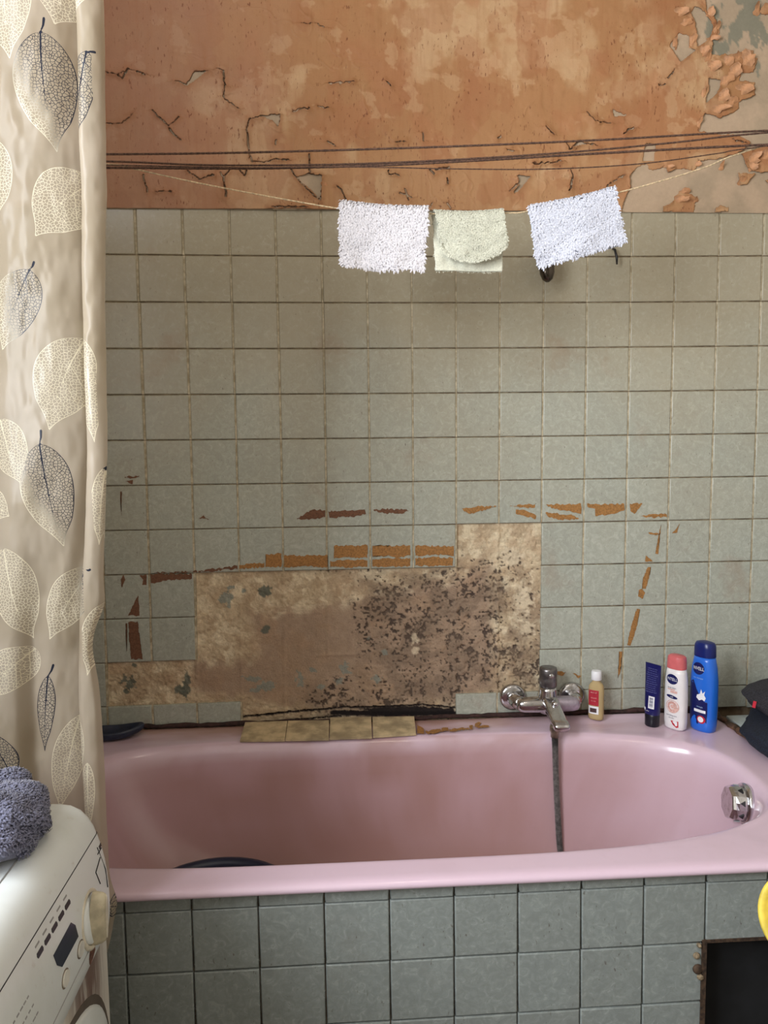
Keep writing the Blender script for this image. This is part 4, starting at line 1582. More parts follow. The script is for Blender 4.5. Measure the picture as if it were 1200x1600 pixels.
def sheet_pts(G, count, seed, drop=None):
    """random points + normals on grid surface G (nu,nv,3)"""
    R = np.random.RandomState(seed)
    nu, nv_ = G.shape[:2]
    u = R.rand(count) * (nu - 1.001)
    v = R.rand(count) * (nv_ - 1.001)
    i, j = u.astype(int), v.astype(int)
    fu, fv = (u - i)[:, None], (v - j)[:, None]
    A_, B_, C_, D_ = G[i, j], G[i + 1, j], G[i, j + 1], G[i + 1, j + 1]
    p = (A_ * (1 - fu) + B_ * fu) * (1 - fv) + (C_ * (1 - fu) + D_ * fu) * fv
    nn = np.cross(B_ - A_, C_ - A_)
    nn /= np.linalg.norm(nn, axis=1)[:, None] + 1e-12
    return p, nn


def washcloth(name, corners, back, mat, label, count, tl, seed, yf=-.347, yb=-.333, sagw=.004, group='washcloths on the string', bottom=0.0, backmat=None, bind=None):
    """corners TL,TR,BR,BL of the front flap in photo px; back: how far the rear flap hangs (TL..BR px)"""
    tl_, tr_, br_, bl_ = [onY(x, y, yf) for x, y in corners]
    e = empty(name, tuple((tl_ + tr_) / 2), label, 'washcloth', group)
    org = (tl_ + tr_) / 2
    nu, nv_ = 56, 42

    def flap(tl_, tr_, br_, bl_, y, s, bot):
        U, Vv = np.meshgrid(np.linspace(0, 1, nu), np.linspace(0, 1, nv_), indexing='ij')
        G = (tl_ * ((1 - U) * (1 - Vv))[..., None] + tr_ * (U * (1 - Vv))[..., None] + br_ * (U * Vv)[..., None] + bl_ * ((1 - U) * Vv)[..., None])
        G[..., 1] = y
        G[..., 2] -= bot * np.sin(np.pi * np.clip(U, 0, 1)) ** .55 * Vv
        G[..., 2] -= .004 * np.sin(np.pi * U) * (1 - Vv)
        nz = fbm(U * 3 + seed, Vv * 3, seed, 3) - .5
        G[..., 1] += s * (sagw * np.sin(U * 5 + seed) * Vv + .018 * nz * Vv) - s * .003 * Vv
        G[..., 0] += .005 * (fbm(Vv * 5, U * 2 + 5, seed + 1, 2) - .5)
        return G
    Gf = flap(tl_, tr_, br_, bl_, yf, -1, bottom)
    b = [onY(x, y, yb) for x, y in back]
    Gb = flap(*b, yb, 1, 0)
    # fold over the string
    top = []
    for t in np.linspace(0, 1, 7):
        th = math.pi * t
        q = Gf[:, 0] * (1 - t) + Gb[:, 0] * t
        q = q.copy()
        q[:, 1] = (yf + yb) / 2 - math.cos(th) * (yb - yf) / 2
        q[:, 2] += .005 * math.sin(th)
        top.append(q)
    full = np.concatenate([Gf[:, ::-1], np.stack(top[1:-1], 1), Gb], 1)
    full = full - org
    nv2 = full.shape[1]
    me = quads('cloth', full.reshape(-1, 3), gridF(nu, nv2))
    o = obj('cloth', me, backmat or mat, e, None, True)
    md = o.modifiers.new('thickness', 'SOLIDIFY')
    md.thickness = .0022
    md.offset = 0
    nf = nv_ + 4
    p, nn = sheet_pts(full[:, :nf], count, seed)
    nn = nn * np.where((nn[:, 1] > 0) & (p[:, 2] < -.004), -1, 1)[:, None]
    if backmat is None:
        p2, n2_ = sheet_pts(full[:, nf:], count // 2, seed + 1)
        n2_ = n2_ * np.where(n2_[:, 1] < 0, -1, 1)[:, None]
        p, nn = np.concatenate([p, p2]), np.concatenate([nn, n2_])
    V_, F_ = tufts(p + nn * .0009, nn, tl, tl * .42, seed)
    obj('pile', quads('pile', V_, F_), mat, e, 'stuff')
    if bind:
        # smooth woven border down one side and along the bottom of the rear flap
        bt_ = full[:2, :nv_]
        tube('woven_border', [tuple(full[0, k]) for k in range(0, nf, 3)], .0042, bind, e, 8, True, .5)
    return e


M_TW = terry_material('white_terry', (228, 224, 228))
M_TG = terry_material('pale_green_terry', (222, 221, 202))
M_TB = terry_material('bluish_white_terry', (222, 224, 236))
M_BIND = simple('pale_blue_binding', (208, 216, 232), .7, 0, .05, 200)
washcloth('washcloth', [(533, 322), (667, 331), (661, 421), (532, 415)], [(533, 322), (667, 331), (660, 405), (534, 402)], M_TW,
          'fluffy white washcloth, leftmost of the three on the string', 11000, .0075, 3)
washcloth('washcloth', [(681, 334), (787, 331), (793, 380), (690, 385)], [(675, 333), (787, 333), (785, 424), (680, 424)], M_TG,
          'pale green washcloth, middle one on the string', 15000, .0030, 4, bottom=.034, yf=-.350, yb=-.330)
washcloth('washcloth', [(827, 329), (959, 300), (977, 378), (843, 417)], [(827, 329), (959, 300), (968, 385), (841, 419)], M_TB,
          'bluish-white washcloth with a pale blue border, rightmost on the string', 12000, .0070, 5, backmat=M_BIND, bind=M_BIND)

# ------------------------------------------------------------ shower curtain
NU, NVc = 480, 960
zt, zb = 2.07, 0.14
planT = [(-.44, -.77), (-.42, -.75), (-.38, -.785), (-.32, -.79), (-.22, -.745), (-.12, -.785), (-.05, -.750), (.02, -.775), (.075, -.772), (.112, -.752), (.128, -.728), (.117, -.742), (.120, -.775), (.138, -.778), (.153, -.765), (.150, -.745)]
planM = [(-.44, -.77), (-.42, -.75), (-.38, -.785), (-.32, -.79), (-.22, -.745), (-.12, -.785), (-.05, -.750), (.00, -.770), (.055, -.772), (.095, -.755), (.110, -.728), (.104, -.742), (.108, -.772), (.122, -.778), (.134, -.765), (.128, -.745)]
planB = [(-.44, -.77), (-.42, -.75), (-.38, -.785), (-.32, -.79), (-.22, -.750), (-.12, -.79), (-.06, -.778), (-.015, -.782), (.003, -.756), (.028, -.762), (.055, -.752), (.075, -.74), (.072, -.752), (.082, -.765), (.098, -.765), (.104, -.750)]
sT, sM, sB = smooth_pts(planT, NU), smooth_pts(planM, NU), smooth_pts(planB, NU)
zc = np.linspace(zt, zb, NVc)
wT = sstep(1.35, 1.97, zc)
wB = 1 - sstep(.95, 1.4, zc)
wM = 1 - wT - wB
XY = sT[:, None] * wT[None, :, None] + sM[:, None] * wM[None, :, None] + sB[:, None] * wB[None, :, None]
G = np.zeros((NU, NVc, 3))
G[..., :2] = XY
G[..., 2] = zc[None]
uu = np.linspace(0, 1, NU)[:, None]
# pinch at waist height and small crumples
pin = np.exp(-((zc[None] - 1.05) / .05) ** 2) * sstep(.8, 1.0, uu)
G[..., 0] -= .012 * pin
kink = np.exp(-((zc[None] - 1.11) / .03) ** 2) * sstep(.86, 1.0, uu)
G[..., 0] += .006 * kink
# below the machine's top the sheet stands freely between machine and bath
G[..., 0] += (.010 * np.exp(-((zc - .635) / .03) ** 2) - .02 * (1 - sstep(.50, .60, zc)))[None] * sstep(.6, 1, uu)
cr = fbm(G[..., 0] * 14, G[..., 2] * 7, 44, 4) - .5
cr2 = fbm(G[..., 0] * 40, G[..., 2] * 16, 45, 3) - .5
G[..., 1] += .016 * cr + .004 * cr2
G[..., 1] = np.clip(G[..., 1], -.815, -.715)
GX, GZ = G[..., 0], G[..., 2]
# printed skeleton leaves: (base px, tip px, half width px, stem px, dark0, dark1, xmin, xmax); positions on the cloth
leaves = [((66, 54), (91, 240), 42, (71, 32), .95, .45, -99, 125), ((140, 88), (122, 222), 22, (152, 88), 1.2, 1.0, 124, 150), ((120, -60), (86, 40), 42, None, 0, 0, -99, 138), ((10, -70), (20, 98), 40, None, 0, 0, -99, 70),
          ((-20, 215), (-5, 345), 38, None, 0, 0, -99, 60), ((140, 272), (58, 372), 44, None, .0, .0, -99, 126), ((50, 424), (4, 548), 36, (57, 412), .95, .40, -99, 80), ((128, 528), (80, 673), 46, (129, 502), 0, 0, -99, 156),
          ((142, 560), (152, 692), 18, None, 0, 0, 118, 156), ((0, 655), (40, 757), 32, None, 0, 0, -99, 60), ((66, 694), (98, 856), 37, (68, 673), 1.05, .45, -99, 130), ((166, 730), (156, 852), 14, (171, 722), .5, .5, 148, 175),
          ((-25, 775), (20, 806), 22, None, 0, 0, -99, 40), ((8, 856), (50, 1000), 36, None, 0, 0, -99, 70), ((136, 890), (76, 1001), 32, (143, 889), .75, .1, -99, 133), ((52, 1015), (-15, 1085), 32, None, 0, 0, -99, 70),
          ((160, 945), (138, 1055), 20, None, 0, 0, 130, 175), ((73, 1058), (68, 1178), 15, (81, 1041), 1.2, .85, 50, 110), ((119, 1124), (92, 1270), 24, (120, 1103), 0, 0, -99, 140), ((28, 1205), (-25, 1130), 24, (43, 1211), 1.2, 1.1, -99, 60),
          ((190, 1395), (184, 1450), 16, None, 1.2, 1.0, 150, 230), ((138, 1190), (140, 1300), 12, None, 0, 0, 128, 160)]
sd = np.full(GX.shape, 1.0)
dk = np.zeros(GX.shape)
st = np.full(GX.shape, 1.0)
for (b_, t_, hw, stem, d0, d1, xm, xM) in leaves:
    wb_, wt_ = onY(b_[0], b_[1], -.765)[[0, 2]], onY(t_[0], t_[1], -.765)[[0, 2]]
    L = np.hypot(*(wt_ - wb_))
    ax = (wt_ - wb_) / L
    pr = np.array([-ax[1], ax[0]])
    hwm = hw * .00096
    xlo = onY(xm, (b_[1] + t_[1]) / 2, -.765)[0] if xm > -99 else -9
    xhi = onY(xM, (b_[1] + t_[1]) / 2, -.765)[0]
    rx, rz = GX - wb_[0], GZ - wb_[1]
    s = (rx * ax[0] + rz * ax[1]) / L
    t = rx * pr[0] + rz * pr[1]
    t = t + hwm * .12 * np.sin(s * 3.1)
    sc_ = np.clip(s, 0, 1)
    w = hwm * np.sin(np.pi * sc_ ** .72) ** .85 * (1 - .55 * sstep(.72, 1, sc_))
    dd = np.where((s > 0) & (s < 1), np.abs(t) - w, .02 + np.abs(s - .5) * L)
    inx = (GX > xlo) & (GX < xhi)
    dd = np.where(inx, dd, 1.0)
    better = dd < sd
    sd = np.where(better, dd, sd)
    dv = d0 + (d1 - d0) * sc_ + np.clip(t / (hwm + 1e-6), -1, 1) * .30 * (0 < d0 < 1.1) + .3 * (cr2 if True else 0)
    dk = np.where(better, np.clip(np.where(d0 > 0, (dv - .6) * 4 + .5, 0), 0, 1), dk)
    mid = np.where((s > 0) & (s < .95) & inx, np.abs(t) + s * .0012, 1.0)
    vn_ = np.full(GX.shape, 1.0)
    for q in (.12, .3, .48, .64):
        for sg in (-1, 1):
            tt_ = t * sg
            line = np.abs((s - q) * L - tt_ * .85 - 6 * tt_ ** 2)
            vn_ = np.minimum(vn_, np.where((tt_ > 0) & (dd < 0), line + .0006, 1))
    mid = np.minimum(mid, vn_)
    st = np.where(better & (dd < 0), np.minimum(st, mid), st)
    if stem:
        ws = onY(stem[0], stem[1], -.765)[[0, 2]]
        ds_, _ = segd(GX, GZ, [tuple(wb_), tuple(wb_ * .5 + ws * .5 + pr * .0012), tuple(ws)])
        tp2 = .0009 + .0008 * sstep(0, 1, np.hypot(GX - wb_[0], GZ - wb_[1]) / (np.hypot(*(ws - wb_)) + 1e-6))
        near_ = ds_ < .007
        sd = np.where(near_, np.minimum(sd, ds_ - tp2), sd)
        st = np.where(near_, np.minimum(st, ds_ - tp2), st)
        dk = np.where(near_ & (ds_ < .004), 1.0 if d0 > .4 else 0.0, dk)
me = quads('curtain_sheet', G.reshape(-1, 3), gridF(NU, NVc))
fattr(me, 'leaf', sd)
fattr(me, 'dark', dk)
fattr(me, 'vein', st)
fattr(me, 'wu', np.repeat(uu, NVc, 1))
n = NT('leaf_print_curtain')
lf = n.attr('leaf').outputs['Fac']
dkn = n.attr('dark').outputs['Fac']
ve = n.attr('vein').outputs['Fac']
p = n.pos()
sepp = n.add('ShaderNodeSeparateXYZ', None, i0=p)
v2 = n.add('ShaderNodeCombineXYZ', None, X=sepp.outputs[0], Y=sepp.outputs[2]).outputs[0]
wob = n.add('ShaderNodeTexNoise', None, Vector=v2, Scale=160.0, Detail=2.0)
v3 = n.add('ShaderNodeVectorMath', dict(operation='ADD'), i0=v2, i1=n.add('ShaderNodeVectorMath', dict(operation='SCALE'), i0=wob.outputs['Color'], Scale=.0025).outputs[0]).outputs[0]
vor = n.add('ShaderNodeTexVoronoi', dict(voronoi_dimensions='2D', feature='DISTANCE_TO_EDGE'), Vector=v3, Scale=235.0)
net = n.math('SUBTRACT', 1.0, n.ramp(vor.outputs['Distance'], .04, .115))
inside = n.math('LESS_THAN', lf, 0.0)
rim_ = n.math('MULTIPLY', n.math('LESS_THAN', lf, 0.0), n.math('GREATER_THAN', lf, -.0011))
mids = n.math('MULTIPLY', n.math('LESS_THAN', ve, .0012), inside)
ink = n.math('MULTIPLY', n.math('MAXIMUM', n.math('MAXIMUM', net, rim_), mids), inside)
f = n.noise(p, 7.0, 3.0, .5)
cbase = n.mix(n.ramp(f, .35, .65), lin((184, 170, 148)), lin((198, 185, 166)))
inkc = n.mix(dkn, lin((238, 230, 206)), lin((34, 40, 58)))
fac = n.math('MULTIPLY', inside, .07)
cb2 = n.mix(fac, cbase, lin((236, 230, 204)))
colr = n.mix(ink, cb2, inkc)
n.fin(colr, .34, Specular_IOR_Level=.4)
tr = n.add('ShaderNodeBsdfTranslucent', None, Color=colr)
tp_ = n.add('ShaderNodeBsdfTransparent')
ms_ = n.add('ShaderNodeMixShader', None, i0=.42, i1=n.b.outputs[0], i2=tr.outputs[0])
tf = n.math('MULTIPLY', n.math('SUBTRACT', 1.0, ink), .13)
ms2 = n.add('ShaderNodeMixShader', None, i0=tf, i1=ms_.outputs[0], i2=tp_.outputs[0])
n.t.links.new(ms2.outputs[0], n.out.inputs[0])
M_CURT = n.m
cur = empty('shower_curtain', (0, 0, 0), 'translucent beige shower curtain printed with skeleton leaves, hanging at the left', 'shower curtain')
obj('curtain_sheet', me, M_CURT, cur, None, True)
for k in range(9):
    x = -.43 + k * .07
    lathe('curtain_ring', [(.014, -.0015), (.0155, 0), (.014, .0015), (.0125, 0), (.014, -.0015)], P_WHITE, cur, (1, 0, .1), (x, -.765, 2.085), 20)
rod = tag(tube('curtain_rod', [(LEFTX, -.765, 2.094), (RIGHTX, -.765, 2.094)], .0085, M_CHROME, None, 16), 'white metal curtain rod above the bath, carrying the leaf curtain', 'curtain rod')
rod['label'] = 'chrome curtain rod spanning the room above the bath'

# ------------------------------------------------------------ washing machine
n = NT('yellowed_white_plastic')
p = n.pos()
sx_ = n.add('ShaderNodeSeparateXYZ', None, i0=p)
f = n.noise(p, 9.0, 4.0, .6)
dirt = n.noise(p, 60.0, 4.0, .6)
c_ = n.mix(n.ramp(f, .4, .75), lin((224, 229, 228)), lin((212, 217, 212)))
c_ = n.mix(n.math('MULTIPLY', n.ramp(dirt, .62, .8), .35), c_, lin((168, 150, 124)))
M_WM = n.fin(c_, .34, Coat_Weight=.15)
n = NT('stained_white_enamel')
p = n.pos((1, 1, .12))
f = n.noise(p, 55.0, 4.0, .6)
p0_ = n.pos()
s_ = n.add('ShaderNodeSeparateXYZ', None, i0=p0_)
near = n.math('SUBTRACT', 1.0, n.ramp(n.math('ABSOLUTE', n.math('ADD', s_.outputs[1], .965)), .02, .09))
top_ = n.ramp(s_.outputs[2], .50, .64)
st_ = n.math('MULTIPLY', n.math('MULTIPLY', n.ramp(f, .30, .52), near), top_)
side_ = n.math('MULTIPLY', n.ramp(f, .50, .72), .35)
c_ = n.mix(side_, lin((214, 210, 200)), lin((178, 158, 128)))
c_ = n.mix(n.math('MULTIPLY', st_, .9), c_, lin((92, 56, 40)))
M_WMB = n.fin(c_, .4)
WY0, WY1 = -1.47, -.872
wm = empty('washing_machine', (0, 0, 0), 'white front-loading washing machine with a grimy dial at lower left', 'washing machine')
# profile of lid and control panel in x,z ; the far end is rounded off
topP = [(-.43, .80), (-.43, .855), (-.425, .860), (.060, .8615), (.085, .861), (.100, .8585), (.112, .852), (.121, .842), (.128, .830), (.1315, .8195)]
panP = [(.1322, .8185), (.1352, .808), (.1385, .795), (.1415, .780), (.1438, .762), (.1452, .742), (.1455, .720), (.1445, .700), (.1420, .684), (.1385, .679), (.1300, .678)]


def extr(name, prof, mat, y0, y1, rnd_, parent, inner=(-.15, .74)):
    """extrude along y with softly rounded ends"""
    ys = []
    for t in np.linspace(0, 1, 7):
        ys.append((y1 - rnd_ * (1 - math.sin(t * math.pi / 2)) * 0 - rnd_ * (1 - math.cos((1 - t) * math.pi / 2)) * 0, 0))
    st_ = []
    for t in np.linspace(0, math.pi / 2, 8):
        st_.append((y1 - rnd_ * (1 - math.sin(math.pi / 2 - t)), rnd_ * (1 - math.cos(math.pi / 2 - t))))
    # st_: from outermost (y1, inset rnd) inwards
    st2 = [(y1 - rnd_ * (1 - math.cos(a)), rnd_ * (1 - math.sin(a))) for a in np.linspace(0, math.pi / 2, 8)]
    st2 += [(y1 - rnd_ - k * (y1 - rnd_ - y0 - .01) / 10, 0) for k in range(1, 11)] + [(y0, .006)]
    V, F = [], []
    N = len(prof)
    for y, ins in st2:
        for x, z in prof:
            dx, dz = inner[0] - x, inner[1] - z
            V.append((x + (-ins if x > 0 else 0) * min(1, max(0, (x + .05) / .15)), y, z - ins * .55 * (1 if z > .80 else 0)))
    for k in range(len(st2) - 1):
        for i in range(N - 1):
            F.append((k * N + i, k * N + i + 1, (k + 1) * N + i + 1, (k + 1) * N + i))
    F.append(tuple(range(N - 1, -1, -1)))
    F.append(tuple((len(st2) - 1) * N + i for i in range(N)))
    o = obj(name, pydata(name, V, F), mat, parent, None, True)
    bm = bmesh.new()
    bm.from_mesh(o.data)
    bmesh.ops.recalc_face_normals(bm, faces=bm.faces)
    bm.to_mesh(o.data)
    bm.free()
    return autosmooth(o, 50)


extr('lid', topP, M_WM, WY0, WY1 + .004, .022, wm)
extr('control_panel', panP, M_WM, WY0, WY1 + .004, .022, wm)
box('cabinet', -.43, .137, WY0, WY1, .02, .8, M_WMB, wm, .012, 3)
box('panel_seam', .10, .1312, WY0 + .01, WY1 - .01, .8, .8195, M_DARK, wm)
M_SEAM = simple('seam_grey', (150, 150, 148), .6)
tube('lid_seam', [(-.30, -.892, .8612), (.055, -.892, .8619), (.070, -.894, .8616), (.078, -.902, .8614), (.080, -.915, .8614), (.083, -1.0, .8613), (.084, WY0 + .02, .8613)], .0011, M_SEAM, wm, 6)


def pan(y, z, lift=0.0):
    x = np.interp(z, [q[1] for q in panP][::-1], [q[0] for q in panP][::-1])
    ins = 0
    if y > WY1 + .004 - .022:
        q = (y - (WY1 + .004 - .022)) / .022
        ins = .022 * (1 - math.sqrt(max(0, 1 - q * q)))
    return Vector((x - ins + lift, y, z))


def pdecal(name, P, mat, lift=.0006, thick=.0008):
    n_ = len(P)
    cy_ = sum(p[0] for p in P) / n_
    cz_ = sum(p[1] for p in P) / n_
    V = [pan(cy_, cz_, lift)] + [pan(p[0], p[1], lift) for p in P] + [pan(p[0], p[1], lift - thick) for p in P]
    F = [(0, 1 + i, 1 + (i + 1) % n_) for i in range(n_)] + [(1 + i, 1 + n_ + i, 1 + n_ + (i + 1) % n_, 1 + (i + 1) % n_) for i in range(n_)]
    o = obj(name, pydata(name, V, F), mat, wm)
    bm = bmesh.new()
    bm.from_mesh(o.data)
    bmesh.ops.recalc_face_normals(bm, faces=bm.faces)
    bm.to_mesh(o.data)
    bm.free()
    return o


def ppx(P, x=.142):
    return [tuple(onX(a, b, x)[1:]) for a, b in P]


keys = [((71, 1477), (66, 1498), 5), ((81, 1456), (76, 1476), 5), ((91, 1437), (86.5, 1455), 5), ((101, 1420), (96, 1437), 5), ((112, 1404), (107, 1419), 5)]
for k in range(5):
    y0 = -1.113 + k * .0215
    P = [(y0 + .0065, .7975 + .0005 * k), (y0 + .0155, .7985 + .0005 * k), (y0 + .017, .8015), (y0 + .0155, .8045), (y0 + .0035, .8040), (y0 + .001, .801)]
    P = [(y0, .7975), (y0 + .014, .7975), (y0 + .0155, .8000), (y0 + .014, .8030), (y0, .8030), (y0 - .0015, .8000)]
    pdecal('program_key', P, M_DARK)
    pdecal('printed_mark', rect(y0 + .001, y0 + .012, .8085, .8105, 3), M_SEAM, .0003)
pdecal('program_key', [(-.894, .800), (-.884, .800), (-.884, .8045), (-.894, .8045)], M_DARK)
pdecal('display', [(-1.082, .7790), (-1.024, .7800), (-1.014, .7700), (-1.0105, .7530), (-1.066, .7535), (-1.078, .7640)], simple('display_glass', (24, 26, 48), .2, 0, .05))
M_OFF = simple('button_white', (224, 222, 212), .35)
for (by_, bz_) in [(-1.0075, .7345), (-1.0600, .7350)]:
    pdecal('button', ell(by_, bz_, .0118, .0105, 20), simple('button_ring', (120, 108, 92), .6), .0004)
    pdecal('button', ell(by_, bz_, .0100, .0088, 20), M_OFF, .0020, .0025)
# drawer outline and tiny printed marks (no legible words in the photograph)
for P in [[(-.925, .785), (-.900, .792)], [(-.925, .785), (-.918, .765)], [(-.900, .806), (-.892, .770), (-.893, .745)], [(-.905, .799), (-.888, .799)]]:
    tube('drawer_seam', [tuple(pan(a, b, .0004)) for a, b in P], .0008, M_DARK, wm, 5)
for k in range(3):
    yb_ = -1.205 + .006 * k
    for q in range(7):
        y0 = yb_ + q * .0085
        pdecal('printed_mark', rect(y0, y0 + rnd.uniform(.004, .007), .7815 - k * .014, .7832 - k * .014, 2), M_SEAM, .0003)
pdecal('printed_mark', ell(-1.222, .7815, .004, .004, 10), M_SEAM, .0003)
pdecal('printed_mark', ell(-1.212, .7670, .0035, .0035, 10), M_SEAM, .0003)
tube('panel_line', [tuple(pan(y, .712, .0002)) for y in np.linspace(WY0 + .02, -.90, 20)], .0006, M_SEAM, wm, 5)
# dial
kc = pan(-.962, .744)
kd_ = Vector((1, 0, .10)).normalized()
M_DIAL = simple('grimy_dial', (214, 206, 186), .4, 0, .10, 60)
M_GRIME = simple('grimy_cream_grip', (186, 176, 150), .55, 0, .13, 60)
dial = lathe('dial', [(0, -.004), (.036, -.004), (.0365, .0), (.034, .002), (.031, .001), (.0305, -.002), (.0, -.002)], M_DIAL, wm, kd_, kc, 40)
lathe('dial', [(0, -.004), (.029, -.004), (.029, .001), (.027, .003), (0, .0035)], M_WM, wm, kd_, kc, 36)


def grip(bm):
    d = kd_
    b = Vector((0, .10, 1)).normalized()
    a = d.cross(b).normalized()
    rgs = []
    for h, w, l in [(.002, .0150, .0345), (.008, .0135, .034), (.014, .0110, .0325), (.018, .0080, .030), (.0195, .005, .026)]:
        rg = []
        for i in range(28):
            t = 2 * math.pi * i / 28
            c_, s_ = math.cos(t), math.sin(t)
            rg.append(bm.verts.new(kc + d * h + a * w * math.copysign(abs(c_) ** 1.15, c_) + b * l * math.copysign(abs(s_) ** .9, s_)))
        rgs.append(rg)
    for k in range(len(rgs) - 1):
        for i in range(28):
            bm.faces.new((rgs[k][i], rgs[k][(i + 1) % 28], rgs[k + 1][(i + 1) % 28], rgs[k + 1][i]))
    bm.faces.new(rgs[-1])
    bmesh.ops.recalc_face_normals(bm, faces=bm.faces)


bmo('dial_grip', grip, M_GRIME, wm, True)


def grip_face(bm):
    d = kd_
    b = Vector((0, .10, 1)).normalized()
    a = d.cross(b).normalized()
    vs = []
    for i in range(28):
        t = 2 * math.pi * i / 28
        c_, s_ = math.cos(t), math.sin(t)
        vs.append(bm.verts.new(kc + d * .0200 + a * .0045 * math.copysign(abs(c_) ** 1.15, c_) + b * .027 * math.copysign(abs(s_) ** .9, s_)))
    bm.faces.new(vs)
    r = bmesh.ops.extrude_face_region(bm, geom=bm.faces[:])
    for v in [x for x in r['geom'] if isinstance(x, bmesh.types.BMVert)]:
        v.co -= d * .0014
    # the near flank of the grip, worn and dirty
    bmesh.ops.recalc_face_normals(bm, faces=bm.faces)


bmo('grip_face', grip_face, M_DIAL, wm)
pdecal('rust_stain', [(-.972, .712), (-.962, .718), (-.955, .706), (-.950, .694), (-.957, .687), (-.966, .683), (-.972, .690), (-.977, .700)], simple('rust_brown', (112, 72, 54), .8, 0, .4, 200), .0005)
# door: rounded fascia with a groove round it
dc = (-1.17, .365)


def door_prof(y_off, r, x, N=64, nn=4.0):
    return [Vector((x, dc[0] + r * .28 * math.copysign(abs(math.cos(t)) ** (2 / nn), math.cos(t)), dc[1] + r * .285 * math.copysign(abs(math.sin(t)) ** (2 / nn), math.sin(t)))) for t in [2 * math.pi * k / N for k in range(N)]]


def door(bm, rs, fill):
    rg = [[bm.verts.new(v) for v in door_prof(0, r, x)] for r, x in rs]
    for k in range(len(rg) - 1):
        for i in range(64):
            bm.faces.new((rg[k][i], rg[k][(i + 1) % 64], rg[k + 1][(i + 1) % 64], rg[k + 1][i]))
    if fill:
        bm.faces.new(rg[-1])
    bmesh.ops.recalc_face_normals(bm, faces=bm.faces)


bmo('door', lambda bm: door(bm, [(1.0, .134), (1.0, .1405), (.985, .1425), (.70, .150), (.62, .150), (.58, .140)], True), M_WM, wm, True)
bmo('door_groove', lambda bm: door(bm, [(1.035, .1360), (1.035, .1374), (.99, .1374)], False), simple('groove_dark', (88, 78, 68), .8), wm)
bmo('door_glass', lambda bm: door(bm, [(.58, .141), (.50, .155), (.30, .165), (.05, .168)], True), simple('door_glass', (40, 44, 48), .08), wm, True)

# ------------------------------------------------------------ towels on the machine
def lump(name, c, r, seed, mat, label, cat, count, tl, flat=.0, amp=.25, group=None, zmin=None):
    """crumpled cloth: displaced dome whose underside rests on zmin"""
    bm = bmesh.new()
    bmesh.ops.create_icosphere(bm, subdivisions=5, radius=1)
    P = np.array([v.co[:] for v in bm.verts])
    th = np.arctan2(P[:, 1], P[:, 0])
    q = fbm(P[:, 0] * 1.7 + 5, P[:, 1] * 1.7 + P[:, 2] * 1.3, seed, 3) - .5
    fold = np.abs(np.sin(P[:, 0] * 4.2 + P[:, 2] * 2.3 + 3 * q + seed)) ** .7
    s = 1 + amp * q * 2 + .10 * fold
    P2 = P * s[:, None] * np.array(r)
    P2 += np.array(c)
    if zmin is not None:
        P2[:, 2] = np.maximum(P2[:, 2], zmin + .001)
    for v, p in zip(bm.verts, P2):
        v.co = p
    bm.normal_update()
    Nn = np.array([v.normal[:] for v in bm.verts])
    tri = np.array([[v.index for v in f.verts] for f in bm.faces])
    me = bpy.data.meshes.new(name)
    bm.to_mesh(me)
    bm.free()
    if count:
        e = empty(name, tuple(c), label, cat, group)
        o = obj('cloth', me, mat, e, None, True)
        o.location = tuple(-v for v in e.location)
        R = np.random.RandomState(seed)
        A_ = P2[tri]
        ar = np.linalg.norm(np.cross(A_[:, 1] - A_[:, 0], A_[:, 2] - A_[:, 0]), axis=1)
        ti = R.choice(len(tri), count, p=ar / ar.sum())
        w = R.dirichlet((1, 1, 1), count)
        pp = (P2[tri[ti]] * w[..., None]).sum(1)
        nn = (Nn[tri[ti]] * w[..., None]).sum(1)
        nn /= np.linalg.norm(nn, axis=1)[:, None] + 1e-9
        ok = (nn[:, 2] > -.5) & (pp[:, 2] > (zmin or -9) + .004)
        V_, F_ = tufts(pp[ok], nn[ok], tl, tl * .30, seed, .7)
        o2 = obj('pile', quads('pile', V_, F_), mat, e, 'stuff')
        o2.location = o.location
        return e
    return tag(obj(name, me, mat, None, None, True), label, cat, group)


M_GT = terry_material('blue_grey_terry', (132, 134, 158), .14)
lump('bath_towel', (-.045, -.985, .890), (.128, .115, .060), 12, M_GT, 'crumpled blue-grey terry towel on top of the washing machine', 'towel', 60000, .0062, zmin=.8625, amp=.35)
lump('bath_towel', (.022, -1.165, .872), (.036, .05, .02), 31, terry_material('lavender_white_terry', (206, 208, 226)), 'edge of a pale lavender towel at the near side of the washing machine top', 'towel', 5000, .006, zmin=.8625)

# ------------------------------------------------------------ basin inside the bath
M_BAS = simple('navy_basin_plastic', (30, 38, 62), .4, 0, .1, 20)
bs = lathe('washing_basin', [(0, .0), (.125, .0), (.130, .004), (.162, .135), (.170, .139), (.176, .139), (.1765, .144), (.168, .146), (.160, .143), (.156, .136), (.126, .008), (0, .006)], M_BAS, None, (0, 0, 1), (0, 0, 0), 64)
bs.location = (.198, -.395, .262)
tag(bs, 'round dark navy plastic basin standing inside the pink bath', 'basin')

# dark rubber sandal-like soap rest on the left rim
sr = empty('soap_rest', (-.10, -.055, .6345), 'dark navy oval dish on the left end of the bath rim', 'dish')


